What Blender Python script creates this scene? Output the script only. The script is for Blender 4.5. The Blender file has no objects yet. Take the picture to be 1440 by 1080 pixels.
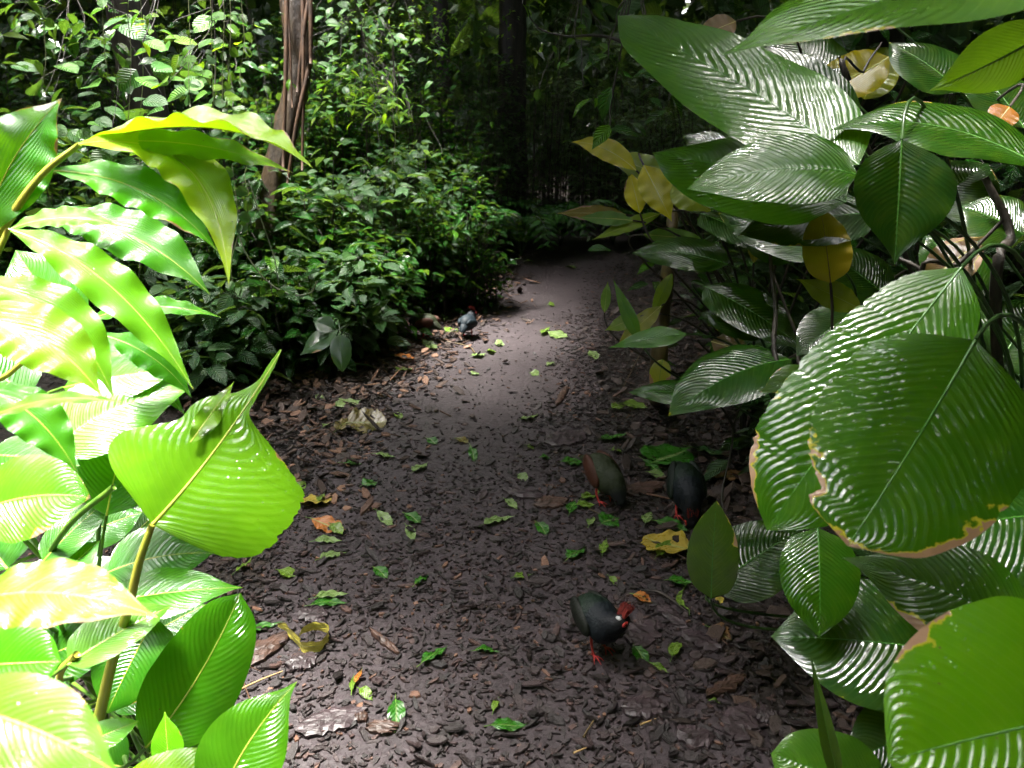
import bpy, math
import numpy as np
from mathutils import Vector
R = math.radians
rng = np.random.default_rng(11)
scn = bpy.context.scene
COL = scn.collection

# ------------------------------------------------------------------ camera
CAM_H = 1.5; PITCH = R(19.0); FPX = 1130.0
cam_d = bpy.data.cameras.new('camera'); cam = bpy.data.objects.new('camera', cam_d); COL.objects.link(cam)
cam.location = (0, 0, CAM_H); cam.rotation_euler = (R(90) - PITCH, 0, 0)
cam_d.sensor_width = 36; cam_d.lens = 36 * FPX / 1440; cam_d.clip_start = 0.05; cam_d.clip_end = 900
cam_d.dof.use_dof = True; cam_d.dof.focus_distance = 2.3; cam_d.dof.aperture_fstop = 7.0
scn.camera = cam
# ------------------------------------------------------------------ light
SUN_EL, SUN_AZ = 75.0, -62.0          # azimuth from +Y, negative = left of the view
wd = bpy.data.worlds.new('World'); scn.world = wd; wd.use_nodes = True
nt = wd.node_tree; bg = nt.nodes['Background']; sky = nt.nodes.new('ShaderNodeTexSky')
sky.sky_type = 'NISHITA'; sky.sun_disc = False; sky.sun_elevation = R(SUN_EL); sky.sun_rotation = R(SUN_AZ)
sky.dust_density = 6.0; sky.air_density = 1.0; sky.ozone_density = 0.6
hs_ = nt.nodes.new('ShaderNodeHueSaturation'); hs_.inputs['Saturation'].default_value = .45; nt.links.new(sky.outputs[0], hs_.inputs['Color']); nt.links.new(hs_.outputs[0], bg.inputs[0]); bg.inputs[1].default_value = 0.15
sd = bpy.data.lights.new('sun', 'SUN'); so = bpy.data.objects.new('sun', sd); COL.objects.link(so)
sd.energy = 2.5; sd.angle = R(12.0); sd.color = (1, 0.96, 0.88)
sdir = Vector((math.sin(R(SUN_AZ)) * math.cos(R(SUN_EL)), math.cos(R(SUN_AZ)) * math.cos(R(SUN_EL)), math.sin(R(SUN_EL))))
so.rotation_euler = (-sdir).to_track_quat('-Z', 'Y').to_euler()
vs = scn.view_settings; vs.view_transform = 'Standard'; vs.look = 'None'; vs.gamma = 1; vs.exposure = 3.5
try:
    scn.cycles.max_bounces = 8; scn.cycles.transmission_bounces = 4; scn.cycles.diffuse_bounces = 4
except Exception: pass

# ------------------------------------------------------------------ helpers
CO = np.array([0, 0, CAM_H]); cp, sp = math.cos(PITCH), math.sin(PITCH)
FW = np.array([0, cp, -sp]); UP = np.array([0, sp, cp]); RT = np.array([1.0, 0, 0])
def ray(px, py): return FW + RT * ((px - 720) / FPX) + UP * ((540 - py) / FPX)
def P(px, py, d): return CO + ray(px, py) * d
def G(px, py, z=0.0):
    r = ray(px, py); return CO + r * ((z - CAM_H) / r[2])
def nrm(v): v = np.asarray(v, float); return v / (np.linalg.norm(v) + 1e-12)
def nrmr(v): return v / (np.linalg.norm(v, axis=-1, keepdims=True) + 1e-12)

def tag(o, label=None, cat=None, group=None, kind=None):
    if label: o['label'] = label
    if cat: o['category'] = cat
    if group: o['group'] = group
    if kind: o['kind'] = kind
    return o
def empty(name, loc, label, cat, group=None):
    o = bpy.data.objects.new(name, None); COL.objects.link(o); o.location = [float(a) for a in loc]; o.empty_display_size = .1
    o['off'] = [float(a) for a in loc]
    return tag(o, label, cat, group)
def mk(name, V, F, mat, parent=None, uv=None, rnd=None, smooth=True, own=False):
    """link one mesh object; V world coordinates, F (M,3|4) or list of such arrays"""
    V = np.asarray(V, float).copy()
    Fs = F if isinstance(F, list) else [F]
    Fs = [np.asarray(f, int) for f in Fs if len(f)]
    off = np.zeros(3)
    if parent is not None: off = np.array(parent['off'])
    elif own: off = np.array([V[:, 0].mean(), V[:, 1].mean(), V[:, 2].min()])
    me = bpy.data.meshes.new(name)
    me.vertices.add(len(V)); me.vertices.foreach_set('co', (V - off).astype(np.float32).ravel())
    li = np.concatenate([f.ravel() for f in Fs]); ct = np.concatenate([np.full(len(f), f.shape[1]) for f in Fs])
    st = np.concatenate([[0], np.cumsum(ct)[:-1]])
    me.loops.add(len(li)); me.loops.foreach_set('vertex_index', li.astype(np.int32))
    me.polygons.add(len(ct)); me.polygons.foreach_set('loop_start', st.astype(np.int32)); me.polygons.foreach_set('loop_total', ct.astype(np.int32))
    me.polygons.foreach_set('use_smooth', np.full(len(ct), smooth))
    me.update(calc_edges=True)
    if uv is not None:
        l = me.uv_layers.new(name='UVMap'); l.data.foreach_set('uv', np.asarray(uv)[li].astype(np.float32).ravel())
    if rnd is not None:
        a = me.attributes.new('rnd', 'FLOAT', 'POINT'); a.data.foreach_set('value', np.asarray(rnd, np.float32))
    me.materials.append(mat)
    o = bpy.data.objects.new(name, me); COL.objects.link(o)
    if parent is not None:
        o.parent = parent; o['off'] = [float(a) for a in off]
    else:
        o.location = off.tolist(); o['off'] = off.tolist()
    return o
def grid_faces(n, m, base=0, wrap=False):
    i, j = np.meshgrid(np.arange(n - 1), np.arange(m if wrap else m - 1), indexing='ij')
    j2 = (j + 1) % m
    return (np.stack([i * m + j, i * m + j2, (i + 1) * m + j2, (i + 1) * m + j], -1).reshape(-1, 4) + base)
def tube(pts, rad, sides=8, base=0, side_hint=(0.3, 0.2, 1)):
    pts = np.asarray(pts, float); n = len(pts); rad = np.broadcast_to(np.asarray(rad, float), (n,) if np.ndim(rad) < 2 else (n, 2))
    T = nrmr(np.gradient(pts, axis=0)); h = nrm(side_hint)
    if abs(np.dot(h, T.mean(0) / (np.linalg.norm(T.mean(0)) + 1e-9))) > .95: h = np.array([1.0, 0, 0])
    A = nrmr(np.cross(T, h)); B = np.cross(A, T)
    a = np.linspace(0, 2 * np.pi, sides, endpoint=False)
    ra, rb = (rad, rad) if rad.ndim == 1 else (rad[:, 0], rad[:, 1])
    V = pts[:, None] + A[:, None] * (np.cos(a)[None, :, None] * ra[:, None, None]) + B[:, None] * (np.sin(a)[None, :, None] * rb[:, None, None])
    V = V.reshape(-1, 3); F = grid_faces(n, sides, base, True)
    return V, F
def tube_obj(name, pts, rad, mat, parent=None, sides=8, rough=0):
    V, F = tube(pts, rad, sides)
    if rough: V += rng.normal(0, rough, V.shape)
    n = len(pts); V = np.vstack([V, pts[0], pts[-1]]); k = len(V)
    c0 = [[i, (i + 1) % sides, k - 2] for i in range(sides)]; c1 = [[(n - 1) * sides + (i + 1) % sides, (n - 1) * sides + i, k - 1] for i in range(sides)]
    return mk(name, V, [F, np.array(c0 + c1)], mat, parent)
def bez(p0, p1, p2, p3, n):
    t = np.linspace(0, 1, n)[:, None]; return (1 - t)**3 * p0 + 3 * (1 - t)**2 * t * p1 + 3 * (1 - t) * t * t * p2 + t**3 * p3
def cat(pts, n):
    pts = np.asarray(pts, float); k = len(pts); x = np.linspace(0, k - 1, n)
    p = np.vstack([2 * pts[:1] - pts[1:2], pts, 2 * pts[-1:] - pts[-2:-1]])
    i = np.clip(x.astype(int), 0, k - 2); u = (x - i)[:, None]
    a, b, c, d = p[i], p[i + 1], p[i + 2], p[i + 3]
    return .5 * (2 * b + (c - a) * u + (2 * a - 5 * b + 4 * c - d) * u**2 + (3 * b - a - 3 * c + d) * u**3)
class Bag:
    """collects pieces that make up ONE part"""
    def __init__(s): s.V = []; s.F4 = []; s.F3 = []; s.n = 0; s.r = []; s.u = []
    def add(s, V, F, r=0.0, uv=None):
        F = np.asarray(F); (s.F4 if F.shape[1] == 4 else s.F3).append(F + s.n); s.V.append(V); s.n += len(V)
        s.r.append(np.broadcast_to(r, (len(V),))); s.u.append(uv if uv is not None else np.zeros((len(V), 2)))
    def build(s, name, mat, parent=None, smooth=True, own=False):
        Fs = ([np.vstack(s.F4)] if s.F4 else []) + ([np.vstack(s.F3)] if s.F3 else [])
        return mk(name, np.vstack(s.V), Fs, mat, parent, np.vstack(s.u), np.concatenate(s.r), smooth, own)

# ------------------------------------------------------------------ materials
class N:
    def __init__(s, name):
        s.m = bpy.data.materials.new(name); s.m.use_nodes = True; s.t = s.m.node_tree; s.t.nodes.clear()
        s.out = s.new('ShaderNodeOutputMaterial')
    def new(s, t, **k):
        n = s.t.nodes.new(t)
        for a, b in k.items(): setattr(n, a, b)
        return n
    def l(s, a, b): s.t.links.new(a, b)
    def setin(s, sock, v):
        if hasattr(v, 'is_linked') or isinstance(v, bpy.types.NodeSocket): s.l(v, sock)
        else: sock.default_value = v
    def math(s, op, a, b=0.0, c=0.0):
        n = s.new('ShaderNodeMath', operation=op); s.setin(n.inputs[0], a); s.setin(n.inputs[1], b); s.setin(n.inputs[2], c); return n.outputs[0]
    def mix(s, f, a, b, blend='MIX'):
        n = s.new('ShaderNodeMix', data_type='RGBA', blend_type=blend); s.setin(n.inputs[0], f); s.setin(n.inputs[6], a); s.setin(n.inputs[7], b); return n.outputs[2]
    def noise(s, vec, scale, detail=3, rough=.55, out=0):
        n = s.new('ShaderNodeTexNoise'); s.l(vec, n.inputs['Vector']); n.inputs['Scale'].default_value = scale; n.inputs['Detail'].default_value = detail; n.inputs['Roughness'].default_value = rough
        return n.outputs[out]
    def ramp(s, f, stops):
        n = s.new('ShaderNodeValToRGB'); s.l(f, n.inputs[0]); e = n.color_ramp.elements
        while len(e) < len(stops): e.new(.5)
        for k, (p, c) in enumerate(stops): e[k].position = p; e[k].color = (c + (1,)) if len(c) == 3 else c
        return n.outputs[0]
    def sstep(s, v, lo, hi, a=0.0, b=1.0):
        n = s.new('ShaderNodeMapRange', interpolation_type='SMOOTHSTEP'); s.setin(n.inputs[0], v)
        for i, x in enumerate((lo, hi, a, b)): s.setin(n.inputs[i + 1], x)
        return n.outputs[0]
    def bump(s, h, dist, strength=1.0, normal=None):
        n = s.new('ShaderNodeBump'); s.l(h, n.inputs['Height']); n.inputs['Distance'].default_value = dist; n.inputs['Strength'].default_value = strength
        if normal is not None: s.l(normal, n.inputs['Normal'])
        return n.outputs[0]
    def bsdf(s, col, rough=.5, normal=None, spec=.5, trans=None, tcol=None, coat=0, cn=None, cr=.08):
        b = s.new('ShaderNodeBsdfPrincipled'); s.setin(b.inputs['Base Color'], col); s.setin(b.inputs['Roughness'], rough)
        b.inputs['Specular IOR Level'].default_value = spec
        if coat: b.inputs['Coat Weight'].default_value = coat; s.setin(b.inputs['Coat Roughness'], cr); b.inputs['Coat IOR'].default_value = 1.62
        if cn is not None: s.l(cn, b.inputs['Coat Normal'])
        if normal is not None: s.l(normal, b.inputs['Normal'])
        o = b.outputs[0]
        if trans:
            t = s.new('ShaderNodeBsdfTranslucent'); s.setin(t.inputs[0], tcol if tcol is not None else col)
            if normal is not None: s.l(normal, t.inputs['Normal'])
            mx = s.new('ShaderNodeMixShader'); s.setin(mx.inputs[0], trans); s.l(o, mx.inputs[1]); s.l(t.outputs[0], mx.inputs[2]); o = mx.outputs[0]
        s.l(o, s.out.inputs[0]); return s.m

def mat_big_leaf(name, pleats, depth, slant, rough0, fine=3.4, trans=.36):
    m = N(name); uv = m.new('ShaderNodeUVMap').outputs[0]; sep = m.new('ShaderNodeSeparateXYZ'); m.l(uv, sep.inputs[0])
    t = sep.outputs[0]; s_ = m.math('ABSOLUTE', m.math('SUBTRACT', m.math('MULTIPLY', sep.outputs[1], 2.0), 1.0))
    ob = m.new('ShaderNodeTexCoord').outputs['Object']; oi = m.new('ShaderNodeObjectInfo'); c0 = oi.outputs['Color']; al = oi.outputs['Alpha']
    va = m.new('ShaderNodeVectorMath', operation='ADD'); m.l(ob, va.inputs[0]); m.l(oi.outputs['Random'], va.inputs[1]); obr = va.outputs[0]
    n1 = m.noise(obr, 4, 4); n2 = m.noise(obr, 38, 4); n3 = m.noise(obr, 120, 2)
    wob = m.math('MULTIPLY', m.math('SUBTRACT', n1, .5), .12)
    ph = m.math('ADD', m.math('SUBTRACT', t, m.math('MULTIPLY', m.math('POWER', s_, 1.25), slant)), wob)
    p1 = m.math('MULTIPLY', ph, pleats * 6.2832)
    w1 = m.math('SINE', p1); w2 = m.math('SINE', m.math('MULTIPLY', p1, fine))
    fade = m.sstep(s_, .98, .55, .35, 1.0)
    h = m.math('ADD', m.math('MULTIPLY', m.math('MULTIPLY', w1, fade), m.math('ADD', .05, m.math('MULTIPLY', n2, 1.7))), m.math('MULTIPLY', w2, .05))
    h = m.math('ADD', h, m.math('MULTIPLY', n2, .14)); h = m.math('ADD', h, m.math('MULTIPLY', n1, 1.6))
    nb = m.bump(h, depth, .9); nbase = m.bump(h, depth, .12)
    # droplets
    vo = m.new('ShaderNodeTexVoronoi'); m.l(obr, vo.inputs['Vector']); vo.inputs['Scale'].default_value = 95
    dm = m.math('MULTIPLY', m.sstep(vo.outputs['Distance'], .28, .0), m.sstep(n1, .5, .62))
    nb = m.bump(dm, .0012, .6, nb)
    # colour
    col = m.mix(m.sstep(n1, .3, .7), m.mix(.45, c0, (.01, .055, .002, 1)), c0)
    col = m.mix(m.math('MULTIPLY', m.sstep(n2, .35, .75), .35), col, m.mix(.12, c0, (.4, .5, .02, 1)))
    vein = m.sstep(w1, .80, 1.0, 0, .10)
    col = m.mix(vein, col, m.mix(.35, c0, (.45, .6, .12, 1)))
    spots = m.sstep(n3, .735, .77); spots = m.math('MULTIPLY', spots, m.sstep(n1, .45, .6)); col = m.mix(spots, col, (.09, .05, .02, 1))
    # yellow / brown margin: amount = 1 - alpha
    am = m.math('SUBTRACT', 1.0, al)
    e = m.math('MAXIMUM', s_, m.sstep(t, .80, 1.0, 0, 1.0)); e = m.math('MULTIPLY', e, m.sstep(t, .25, .62))
    e = m.math('ADD', e, m.math('MULTIPLY', m.math('SUBTRACT', n2, .5), .6)); e = m.math('ADD', e, m.math('MULTIPLY', m.math('SUBTRACT', n1, .5), 1.9))
    lo = m.math('SUBTRACT', 1.22, m.math('MULTIPLY', am, .42))
    yel = m.sstep(m.math('SUBTRACT', e, lo), -.05, -.01); brn = m.sstep(m.math('SUBTRACT', e, lo), 0.0, .015)
    col = m.mix(yel, col, (.42, .38, .02, 1)); col = m.mix(brn, col, m.mix(n2, (.22, .11, .05, 1), (.42, .27, .15, 1)))
    tc = m.mix(.6, col, m.mix(.5, m.new('ShaderNodeHueSaturation').outputs[0] if False else col, (.38, .72, .0, 1)))
    tc = m.mix(brn, tc, (.2, .1, .03, 1))
    rg = m.math('ADD', m.sstep(n1, .35, .75, rough0, rough0 + .05), m.math('MULTIPLY', brn, .25))
    return m.bsdf(col, .42, nbase, spec=.1, trans=trans, tcol=tc, coat=1, cn=nb, cr=rg)
M = {}
M['canna'] = mat_big_leaf('broad pleated leaf', 23, .0007, .30, .06, trans=.24)
M['canna_soft'] = mat_big_leaf('bright pleated leaf', 22, .0008, .30, .12)
M['ginger'] = mat_big_leaf('ginger leaf', 8, .0006, 1.6, .18, fine=5.3, trans=.45)

def mat_small_leaf(name, stops, rough=.10, trans=.3, tcol=(.25, .42, .03, 1), veins=9, depth=.0035, spec=.8):
    m = N(name); a = m.new('ShaderNodeAttribute', attribute_name='rnd').outputs['Fac']
    uv = m.new('ShaderNodeUVMap').outputs[0]; sep = m.new('ShaderNodeSeparateXYZ'); m.l(uv, sep.inputs[0])
    s_ = m.math('ABSOLUTE', m.math('SUBTRACT', m.math('MULTIPLY', sep.outputs[1], 2.0), 1.0))
    ph = m.math('MULTIPLY', m.math('SUBTRACT', sep.outputs[0], m.math('MULTIPLY', s_, .3)), veins * 6.2832)
    w = m.math('SINE', ph); ob = m.new('ShaderNodeTexCoord').outputs['Object']; n2 = m.noise(ob, 30, 3)
    col = m.ramp(a, stops); col = m.mix(m.math('MULTIPLY', n2, .6), col, m.mix(.55, col, (.01, .025, .008, 1)))
    mid = m.sstep(s_, .10, .03, 0, .35); col = m.mix(mid, col, m.mix(.5, col, (.3, .42, .12, 1)))
    nb = m.bump(m.math('ADD', w, m.math('MULTIPLY', n2, 1.5)), depth, .8)
    return m.bsdf(col, m.math('ADD', rough, m.math('MULTIPLY', n2, .2)), nb, spec=spec, trans=trans, tcol=m.mix(.5, col, tcol))
g = lambda *c: c
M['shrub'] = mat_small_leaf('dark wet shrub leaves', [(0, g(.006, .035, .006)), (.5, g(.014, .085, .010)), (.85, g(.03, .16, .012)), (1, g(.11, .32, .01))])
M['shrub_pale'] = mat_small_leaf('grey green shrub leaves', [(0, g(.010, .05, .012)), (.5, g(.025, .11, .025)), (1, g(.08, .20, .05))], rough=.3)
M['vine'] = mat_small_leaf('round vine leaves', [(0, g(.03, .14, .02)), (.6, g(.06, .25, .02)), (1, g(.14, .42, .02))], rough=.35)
M['lit_leaf'] = mat_small_leaf('leaves with sunlight in the green', [(0, g(.06, .24, .005)), (.6, g(.14, .42, .005)), (1, g(.30, .55, .01))], rough=.3, trans=.5, tcol=(.45, .7, .02, 1))  # lighter greens stand in for sunlit and backlit leaves
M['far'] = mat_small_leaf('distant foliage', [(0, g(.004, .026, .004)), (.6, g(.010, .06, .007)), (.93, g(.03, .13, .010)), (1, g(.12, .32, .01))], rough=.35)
M['canopy'] = mat_small_leaf('crown leaves', [(0, g(.012, .04, .008)), (1, g(.03, .09, .012))], rough=.5, trans=.05, spec=.3)
M['yellow'] = mat_small_leaf('yellowing leaves', [(0, g(.14, .22, .01)), (.5, g(.34, .34, .01)), (1, g(.42, .40, .02))], rough=.3, trans=.45, tcol=(.65, .6, .02, 1))
def mat_fallen():
    m = N('fallen leaf'); oi = m.new('ShaderNodeObjectInfo'); ob = m.new('ShaderNodeTexCoord').outputs['Object']
    uv = m.new('ShaderNodeUVMap').outputs[0]; sep = m.new('ShaderNodeSeparateXYZ'); m.l(uv, sep.inputs[0])
    s_ = m.math('ABSOLUTE', m.math('SUBTRACT', m.math('MULTIPLY', sep.outputs[1], 2.0), 1.0))
    w = m.math('SINE', m.math('MULTIPLY', m.math('SUBTRACT', sep.outputs[0], m.math('MULTIPLY', s_, .3)), 44))
    n1 = m.noise(ob, 40, 4); n2 = m.noise(ob, 160, 3)
    col = m.mix(m.math('MULTIPLY', n1, .5), oi.outputs['Color'], m.mix(.6, oi.outputs['Color'], (.05, .03, .01, 1)))
    col = m.mix(m.math('MULTIPLY', m.sstep(n2, .6, .72), .6), col, (.07, .04, .02, 1)); col = m.mix(m.sstep(s_, .12, .04, 0, .4), col, (.4, .42, .2, 1))
    nb = m.bump(m.math('ADD', w, m.math('MULTIPLY', n2, 1.5)), .0005, .8)
    return m.bsdf(col, m.sstep(n1, .3, .7, .22, .45), nb, spec=.6, trans=.15)
M['fallen'] = mat_fallen()
def mat_stem(name, c1, c2, rough=.4, sc=(14, 14, 3), bumpd=.002):
    m = N(name); ob = m.new('ShaderNodeTexCoord').outputs['Object']; mp = m.new('ShaderNodeMapping'); m.l(ob, mp.inputs[0]); mp.inputs['Scale'].default_value = sc
    n1 = m.noise(mp.outputs[0], 1, 5, .65); n2 = m.noise(ob, 60, 3)
    col = m.mix(m.sstep(n1, .35, .65), c1, c2)
    return m.bsdf(col, rough, m.bump(m.math('ADD', n1, m.math('MULTIPLY', n2, .2)), bumpd), spec=.5)
M['stalk'] = mat_stem('green leaf stalk', (.05, .13, .02, 1), (.14, .26, .03, 1), .3)
M['stalk_dark'] = mat_stem('dark leaf stalk', (.012, .03, .01, 1), (.04, .09, .02, 1), .3)
M['rib'] = mat_stem('pale midrib', (.045, .15, .02, 1), (.08, .21, .03, 1), .25)
M['rib_y'] = mat_stem('yellow midrib', (.36, .42, .04, 1), (.5, .5, .08, 1), .3)
M['cane'] = mat_stem('yellow green cane', (.30, .34, .04, 1), (.42, .36, .05, 1), .35)
M['bark'] = mat_stem('wet tree bark', (.018, .010, .005, 1), (.065, .038, .020, 1), .5, (22, 22, 2.5), .012)
M['bark_red'] = mat_stem('reddish root bark', (.04, .018, .008, 1), (.10, .045, .017, 1), .75, (30, 30, 3), .006)
M['bark_dark'] = mat_stem('dark bark', (.012, .009, .007, 1), (.04, .03, .022, 1), .6, (18, 18, 2), .01)
M['twig'] = mat_stem('twig', (.06, .04, .015, 1), (.16, .11, .04, 1), .5)
M['twig_straw'] = mat_stem('straw twig', (.3, .18, .07, 1), (.42, .28, .12, 1), .5)
M['vinestem'] = mat_stem('vine stem', (.10, .13, .06, 1), (.2, .22, .10, 1), .5)

def mat_soil(name, ca, cb, cc, rough, bd):
    m = N(name); ob = m.new('ShaderNodeTexCoord').outputs['Object']
    n1 = m.noise(ob, 2.2, 5, .6); n2 = m.noise(ob, 22, 6, .7); n3 = m.noise(ob, 110, 4, .7)
    vo = m.new('ShaderNodeTexVoronoi'); m.l(ob, vo.inputs['Vector']); vo.inputs['Scale'].default_value = 42
    col = m.mix(m.sstep(n2, .35, .7), ca, cb); col = m.mix(m.math('MULTIPLY', m.sstep(n3, .5, .75), .6), col, cc)
    col = m.mix(m.sstep(n1, .4, .7, 0, .5), col, ca)
    h = m.math('ADD', m.math('MULTIPLY', n2, 1.2), m.math('ADD', m.math('MULTIPLY', n3, .5), m.math('MULTIPLY', vo.outputs['Distance'], .5)))
    return m.bsdf(col, m.math('ADD', rough, m.math('MULTIPLY', n2, .3)), m.bump(h, bd), spec=.5)
M['soil'] = mat_soil('dark wet soil', (.012, .008, .006, 1), (.035, .022, .016, 1), (.07, .04, .028, 1), .35, .014)
M['dirt'] = mat_soil('trodden path earth', (.024, .0165, .019, 1), (.041, .029, .033, 1), (.075, .054, .058, 1), .42, .006)
def mat_chips(name, stops, rough=.36):
    m = N(name); a = m.new('ShaderNodeAttribute', attribute_name='rnd').outputs['Fac']; ob = m.new('ShaderNodeTexCoord').outputs['Object']
    n2 = m.noise(ob, 70, 5, .7); col = m.ramp(a, stops); col = m.mix(m.math('MULTIPLY', n2, .7), col, m.mix(.5, col, (.01, .007, .006, 1)))
    return m.bsdf(col, m.math('ADD', rough, m.math('MULTIPLY', n2, .35)), m.bump(n2, .006), spec=.5)
M['chips'] = mat_chips('wet bark chips', rough=.26, stops= [(0, g(.006, .0036, .0036)), (.35, g(.015, .009, .0092)), (.65, g(.029, .0175, .018)), (.85, g(.05, .031, .032)), (.95, g(.085, .046, .038)), (1, g(.22, .11, .065))])
M['litter'] = mat_chips('dry leaf litter', [(0, g(.02, .012, .009)), (.5, g(.055, .03, .02)), (.85, g(.12, .06, .036)), (1, g(.28, .15, .09))], .5)
M['bigchip'] = mat_stem('large bark piece', (.02, .013, .014, 1), (.05, .034, .038, 1), .42, (9, 40, 40), .005)
M['redchip'] = mat_stem('brown bark piece', (.03, .016, .011, 1), (.08, .042, .03, 1), .45, (9, 40, 40), .005)

# ------------------------------------------------------------------ ground
def snoise(x, y, f, seed):
    r = np.random.default_rng(seed); v = 0
    for k in range(5):
        a = r.uniform(0, 6.28); q = f * r.uniform(.6, 1.8); v = v + np.sin((x * math.cos(a) + y * math.sin(a)) * q + r.uniform(0, 6.28))
    return v / 5
def bankl(x, y):   # signed distance left of the path's left edge
    return px_l(y) - x
PL = np.array([G(*p)[:2] for p in [(235, 1150), (330, 900), (400, 700), (470, 610), (590, 505), (672, 440), (700, 385), (715, 352)]])
PR = np.array([G(*p)[:2] for p in [(1160, 1150), (1030, 900), (920, 700), (875, 600), (850, 500), (862, 430), (890, 380), (950, 350)]])
def px_l(y): return np.interp(y, PL[:, 1], PL[:, 0])
def px_r(y): return np.interp(y, PR[:, 1], PR[:, 0])
def hz(x, y):
    b = np.clip((px_l(y) - x - .1) / 1.2, 0, 1); b2 = np.clip((x - px_r(y) - .2) / 1.5, 0, 1)
    near = np.exp(-((x**2 + (y - 4)**2) / 400))
    return (b * b * (3 - 2 * b) * .16 + b2 * b2 * (3 - 2 * b2) * .06) * near + snoise(x, y, 2.2, 3) * .012 + snoise(x, y, 9, 4) * .004
u = np.linspace(-1, 1, 261); gx = np.sinh(u * 6.2) / np.sinh(6.2) * 400; gy = gx + 3.5
X, Y = np.meshgrid(gx, gy, indexing='ij'); Z = hz(X, Y)
o = mk('ground', np.stack([X, Y, Z], -1).reshape(-1, 3), grid_faces(261, 261)[:, ::-1], M['soil'])
tag(o, 'dark wet soil of the forest floor', None, None, 'structure')
ys = np.concatenate([np.linspace(.2, 8.3, 130), np.linspace(8.4, 11.0, 20)]); vv = np.linspace(0, 1, 40)
xl = px_l(ys); xr = px_r(ys); ext = np.clip(ys - 8.3, 0, None)
Xp = xl[:, None] * (1 - vv) + xr[:, None] * vv + (ext**2 * .25)[:, None]; Yp = ys[:, None] + 0 * Xp
edge = np.minimum(vv, 1 - vv)[None] * (xr - xl)[:, None]
Zp = hz(Xp, Yp) + .006 - np.clip(.05 - edge, 0, 1) * .5 + snoise(Xp, Yp, 25, 9) * .002
o = mk('path', np.stack([Xp, Yp, Zp], -1).reshape(-1, 3), grid_faces(150, 40)[:, ::-1], M['dirt'])
tag(o, 'trodden purplish brown earth path curving away to the right', None, None, 'structure')

# ------------------------------------------------------------------ bark chips (stuff)
def chips(name, xs, ys, ln, wd_, th, mat, label, cat, tilt=.18, zoff=.004, hue=None):
    n = len(xs); a = np.linspace(0, 2 * np.pi, 6, endpoint=False)
    rr = rng.uniform(.7, 1.15, (n, 6)); X = np.cos(a) * rr * ln[:, None] / 2; Yl = np.sin(a) * rr * wd_[:, None] / 2
    top = np.stack([X * .86, Yl * .86, np.repeat(th[:, None], 6, 1) * rng.uniform(.6, 1.3, (n, 6))], -1); bot = np.stack([X, Yl, -.002 + 0 * X], -1)
    V = np.concatenate([top, bot], 1); yaw = rng.uniform(0, 6.28, n); tx = rng.normal(0, tilt, n); ty = rng.normal(0, tilt, n)
    V[..., 2] += V[..., 0] * tx[:, None] + V[..., 1] * ty[:, None]
    c, s_ = np.cos(yaw)[:, None], np.sin(yaw)[:, None]
    Xw = V[..., 0] * c - V[..., 1] * s_ + xs[:, None]; Yw = V[..., 0] * s_ + V[..., 1] * c + ys[:, None]
    Zw = V[..., 2] + hz(xs, ys)[:, None] + zoff + rng.uniform(0, .006, n)[:, None] + (np.abs(tx) * ln * .3)[:, None]
    W = np.stack([Xw, Yw, Zw], -1).reshape(-1, 3)
    f = [[0, 1, 2, 3], [0, 3, 4, 5]] + [[i, 6 + i, 6 + (i + 1) % 6, (i + 1) % 6] for i in range(6)]
    F = (np.arange(n)[:, None, None] * 12 + np.array(f)[None]).reshape(-1, 4)
    r = rng.uniform(0, 1, n) if hue is None else hue
    o = mk(name, W, F, mat, rnd=np.repeat(r, 12), smooth=False)
    tag(o, label, cat, None, 'stuff'); return o
def scatter(n, x0, x1, y0, y1, dens):
    xs = rng.uniform(x0, x1, n * 3); ys = y0 + (y1 - y0) * rng.uniform(0, 1, n * 3)**1.3; k = rng.uniform(0, 1, n * 3) < dens(xs, ys)
    return xs[k][:n], ys[k][:n]
def d_chip(x, y):
    xl, xr = px_l(y), px_r(y); f = (x - xl) / (xr - xl)
    core = np.exp(-((f - .42) / .36)**4) * np.clip((y - 2.0) / 2.0, 0, 1)
    inside = np.clip(1 - core * 1.02 + snoise(x, y, 6, 22) * .12, .02, 1)
    return np.where((f > -.25) & (f < 1.7), inside, .25)
x_, y_ = scatter(22000, -2.6, 2.6, 1.0, 9.0, d_chip); n = len(x_)
chips('bark_chips', x_, y_, rng.gamma(2.2, .0095, n) + .008, rng.gamma(2.2, .0045, n) + .005, rng.uniform(.0012, .004, n), M['chips'], 'dark wet bark chips mulching the path and its edges', 'bark chips')
x_, y_ = scatter(22000, -1.7, 2.2, 1.0, 6.0, lambda x, y: np.clip(d_chip(x, y) + .13, 0, 1)); n = len(x_)
chips('bark_crumbs', x_, y_, rng.gamma(3, .0035, n) + .004, rng.gamma(3, .002, n) + .003, rng.uniform(.002, .005, n), M['chips'], 'fine crumbs of bark and gravel between the larger chips', 'bark crumbs')
x_, y_ = scatter(1500, -1.6, 2.0, 1.1, 5.5, lambda x, y: np.clip(d_chip(x, y), 0, 1) * np.clip(.25 + np.abs((x - px_l(y)) / (px_r(y) - px_l(y)) - .4) * 1.6, 0, 1)); n = len(x_)
chips('large_bark_chips', x_, y_, rng.gamma(5, .007, n) + .02, rng.gamma(4, .004, n) + .008, rng.uniform(.002, .004, n), M['chips'], 'larger flat flakes of wet bark lying over the fine chips', 'bark chips', tilt=.16, zoff=.009)
def d_lit(x, y):
    dd = px_l(y) - x; return np.exp(-((dd - .3) / .42)**2) * np.clip((y - 2.6) / .8, 0, 1)
x_, y_ = scatter(5200, -3.4, .2, 2.0, 7.5, d_lit); n = len(x_)
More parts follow.
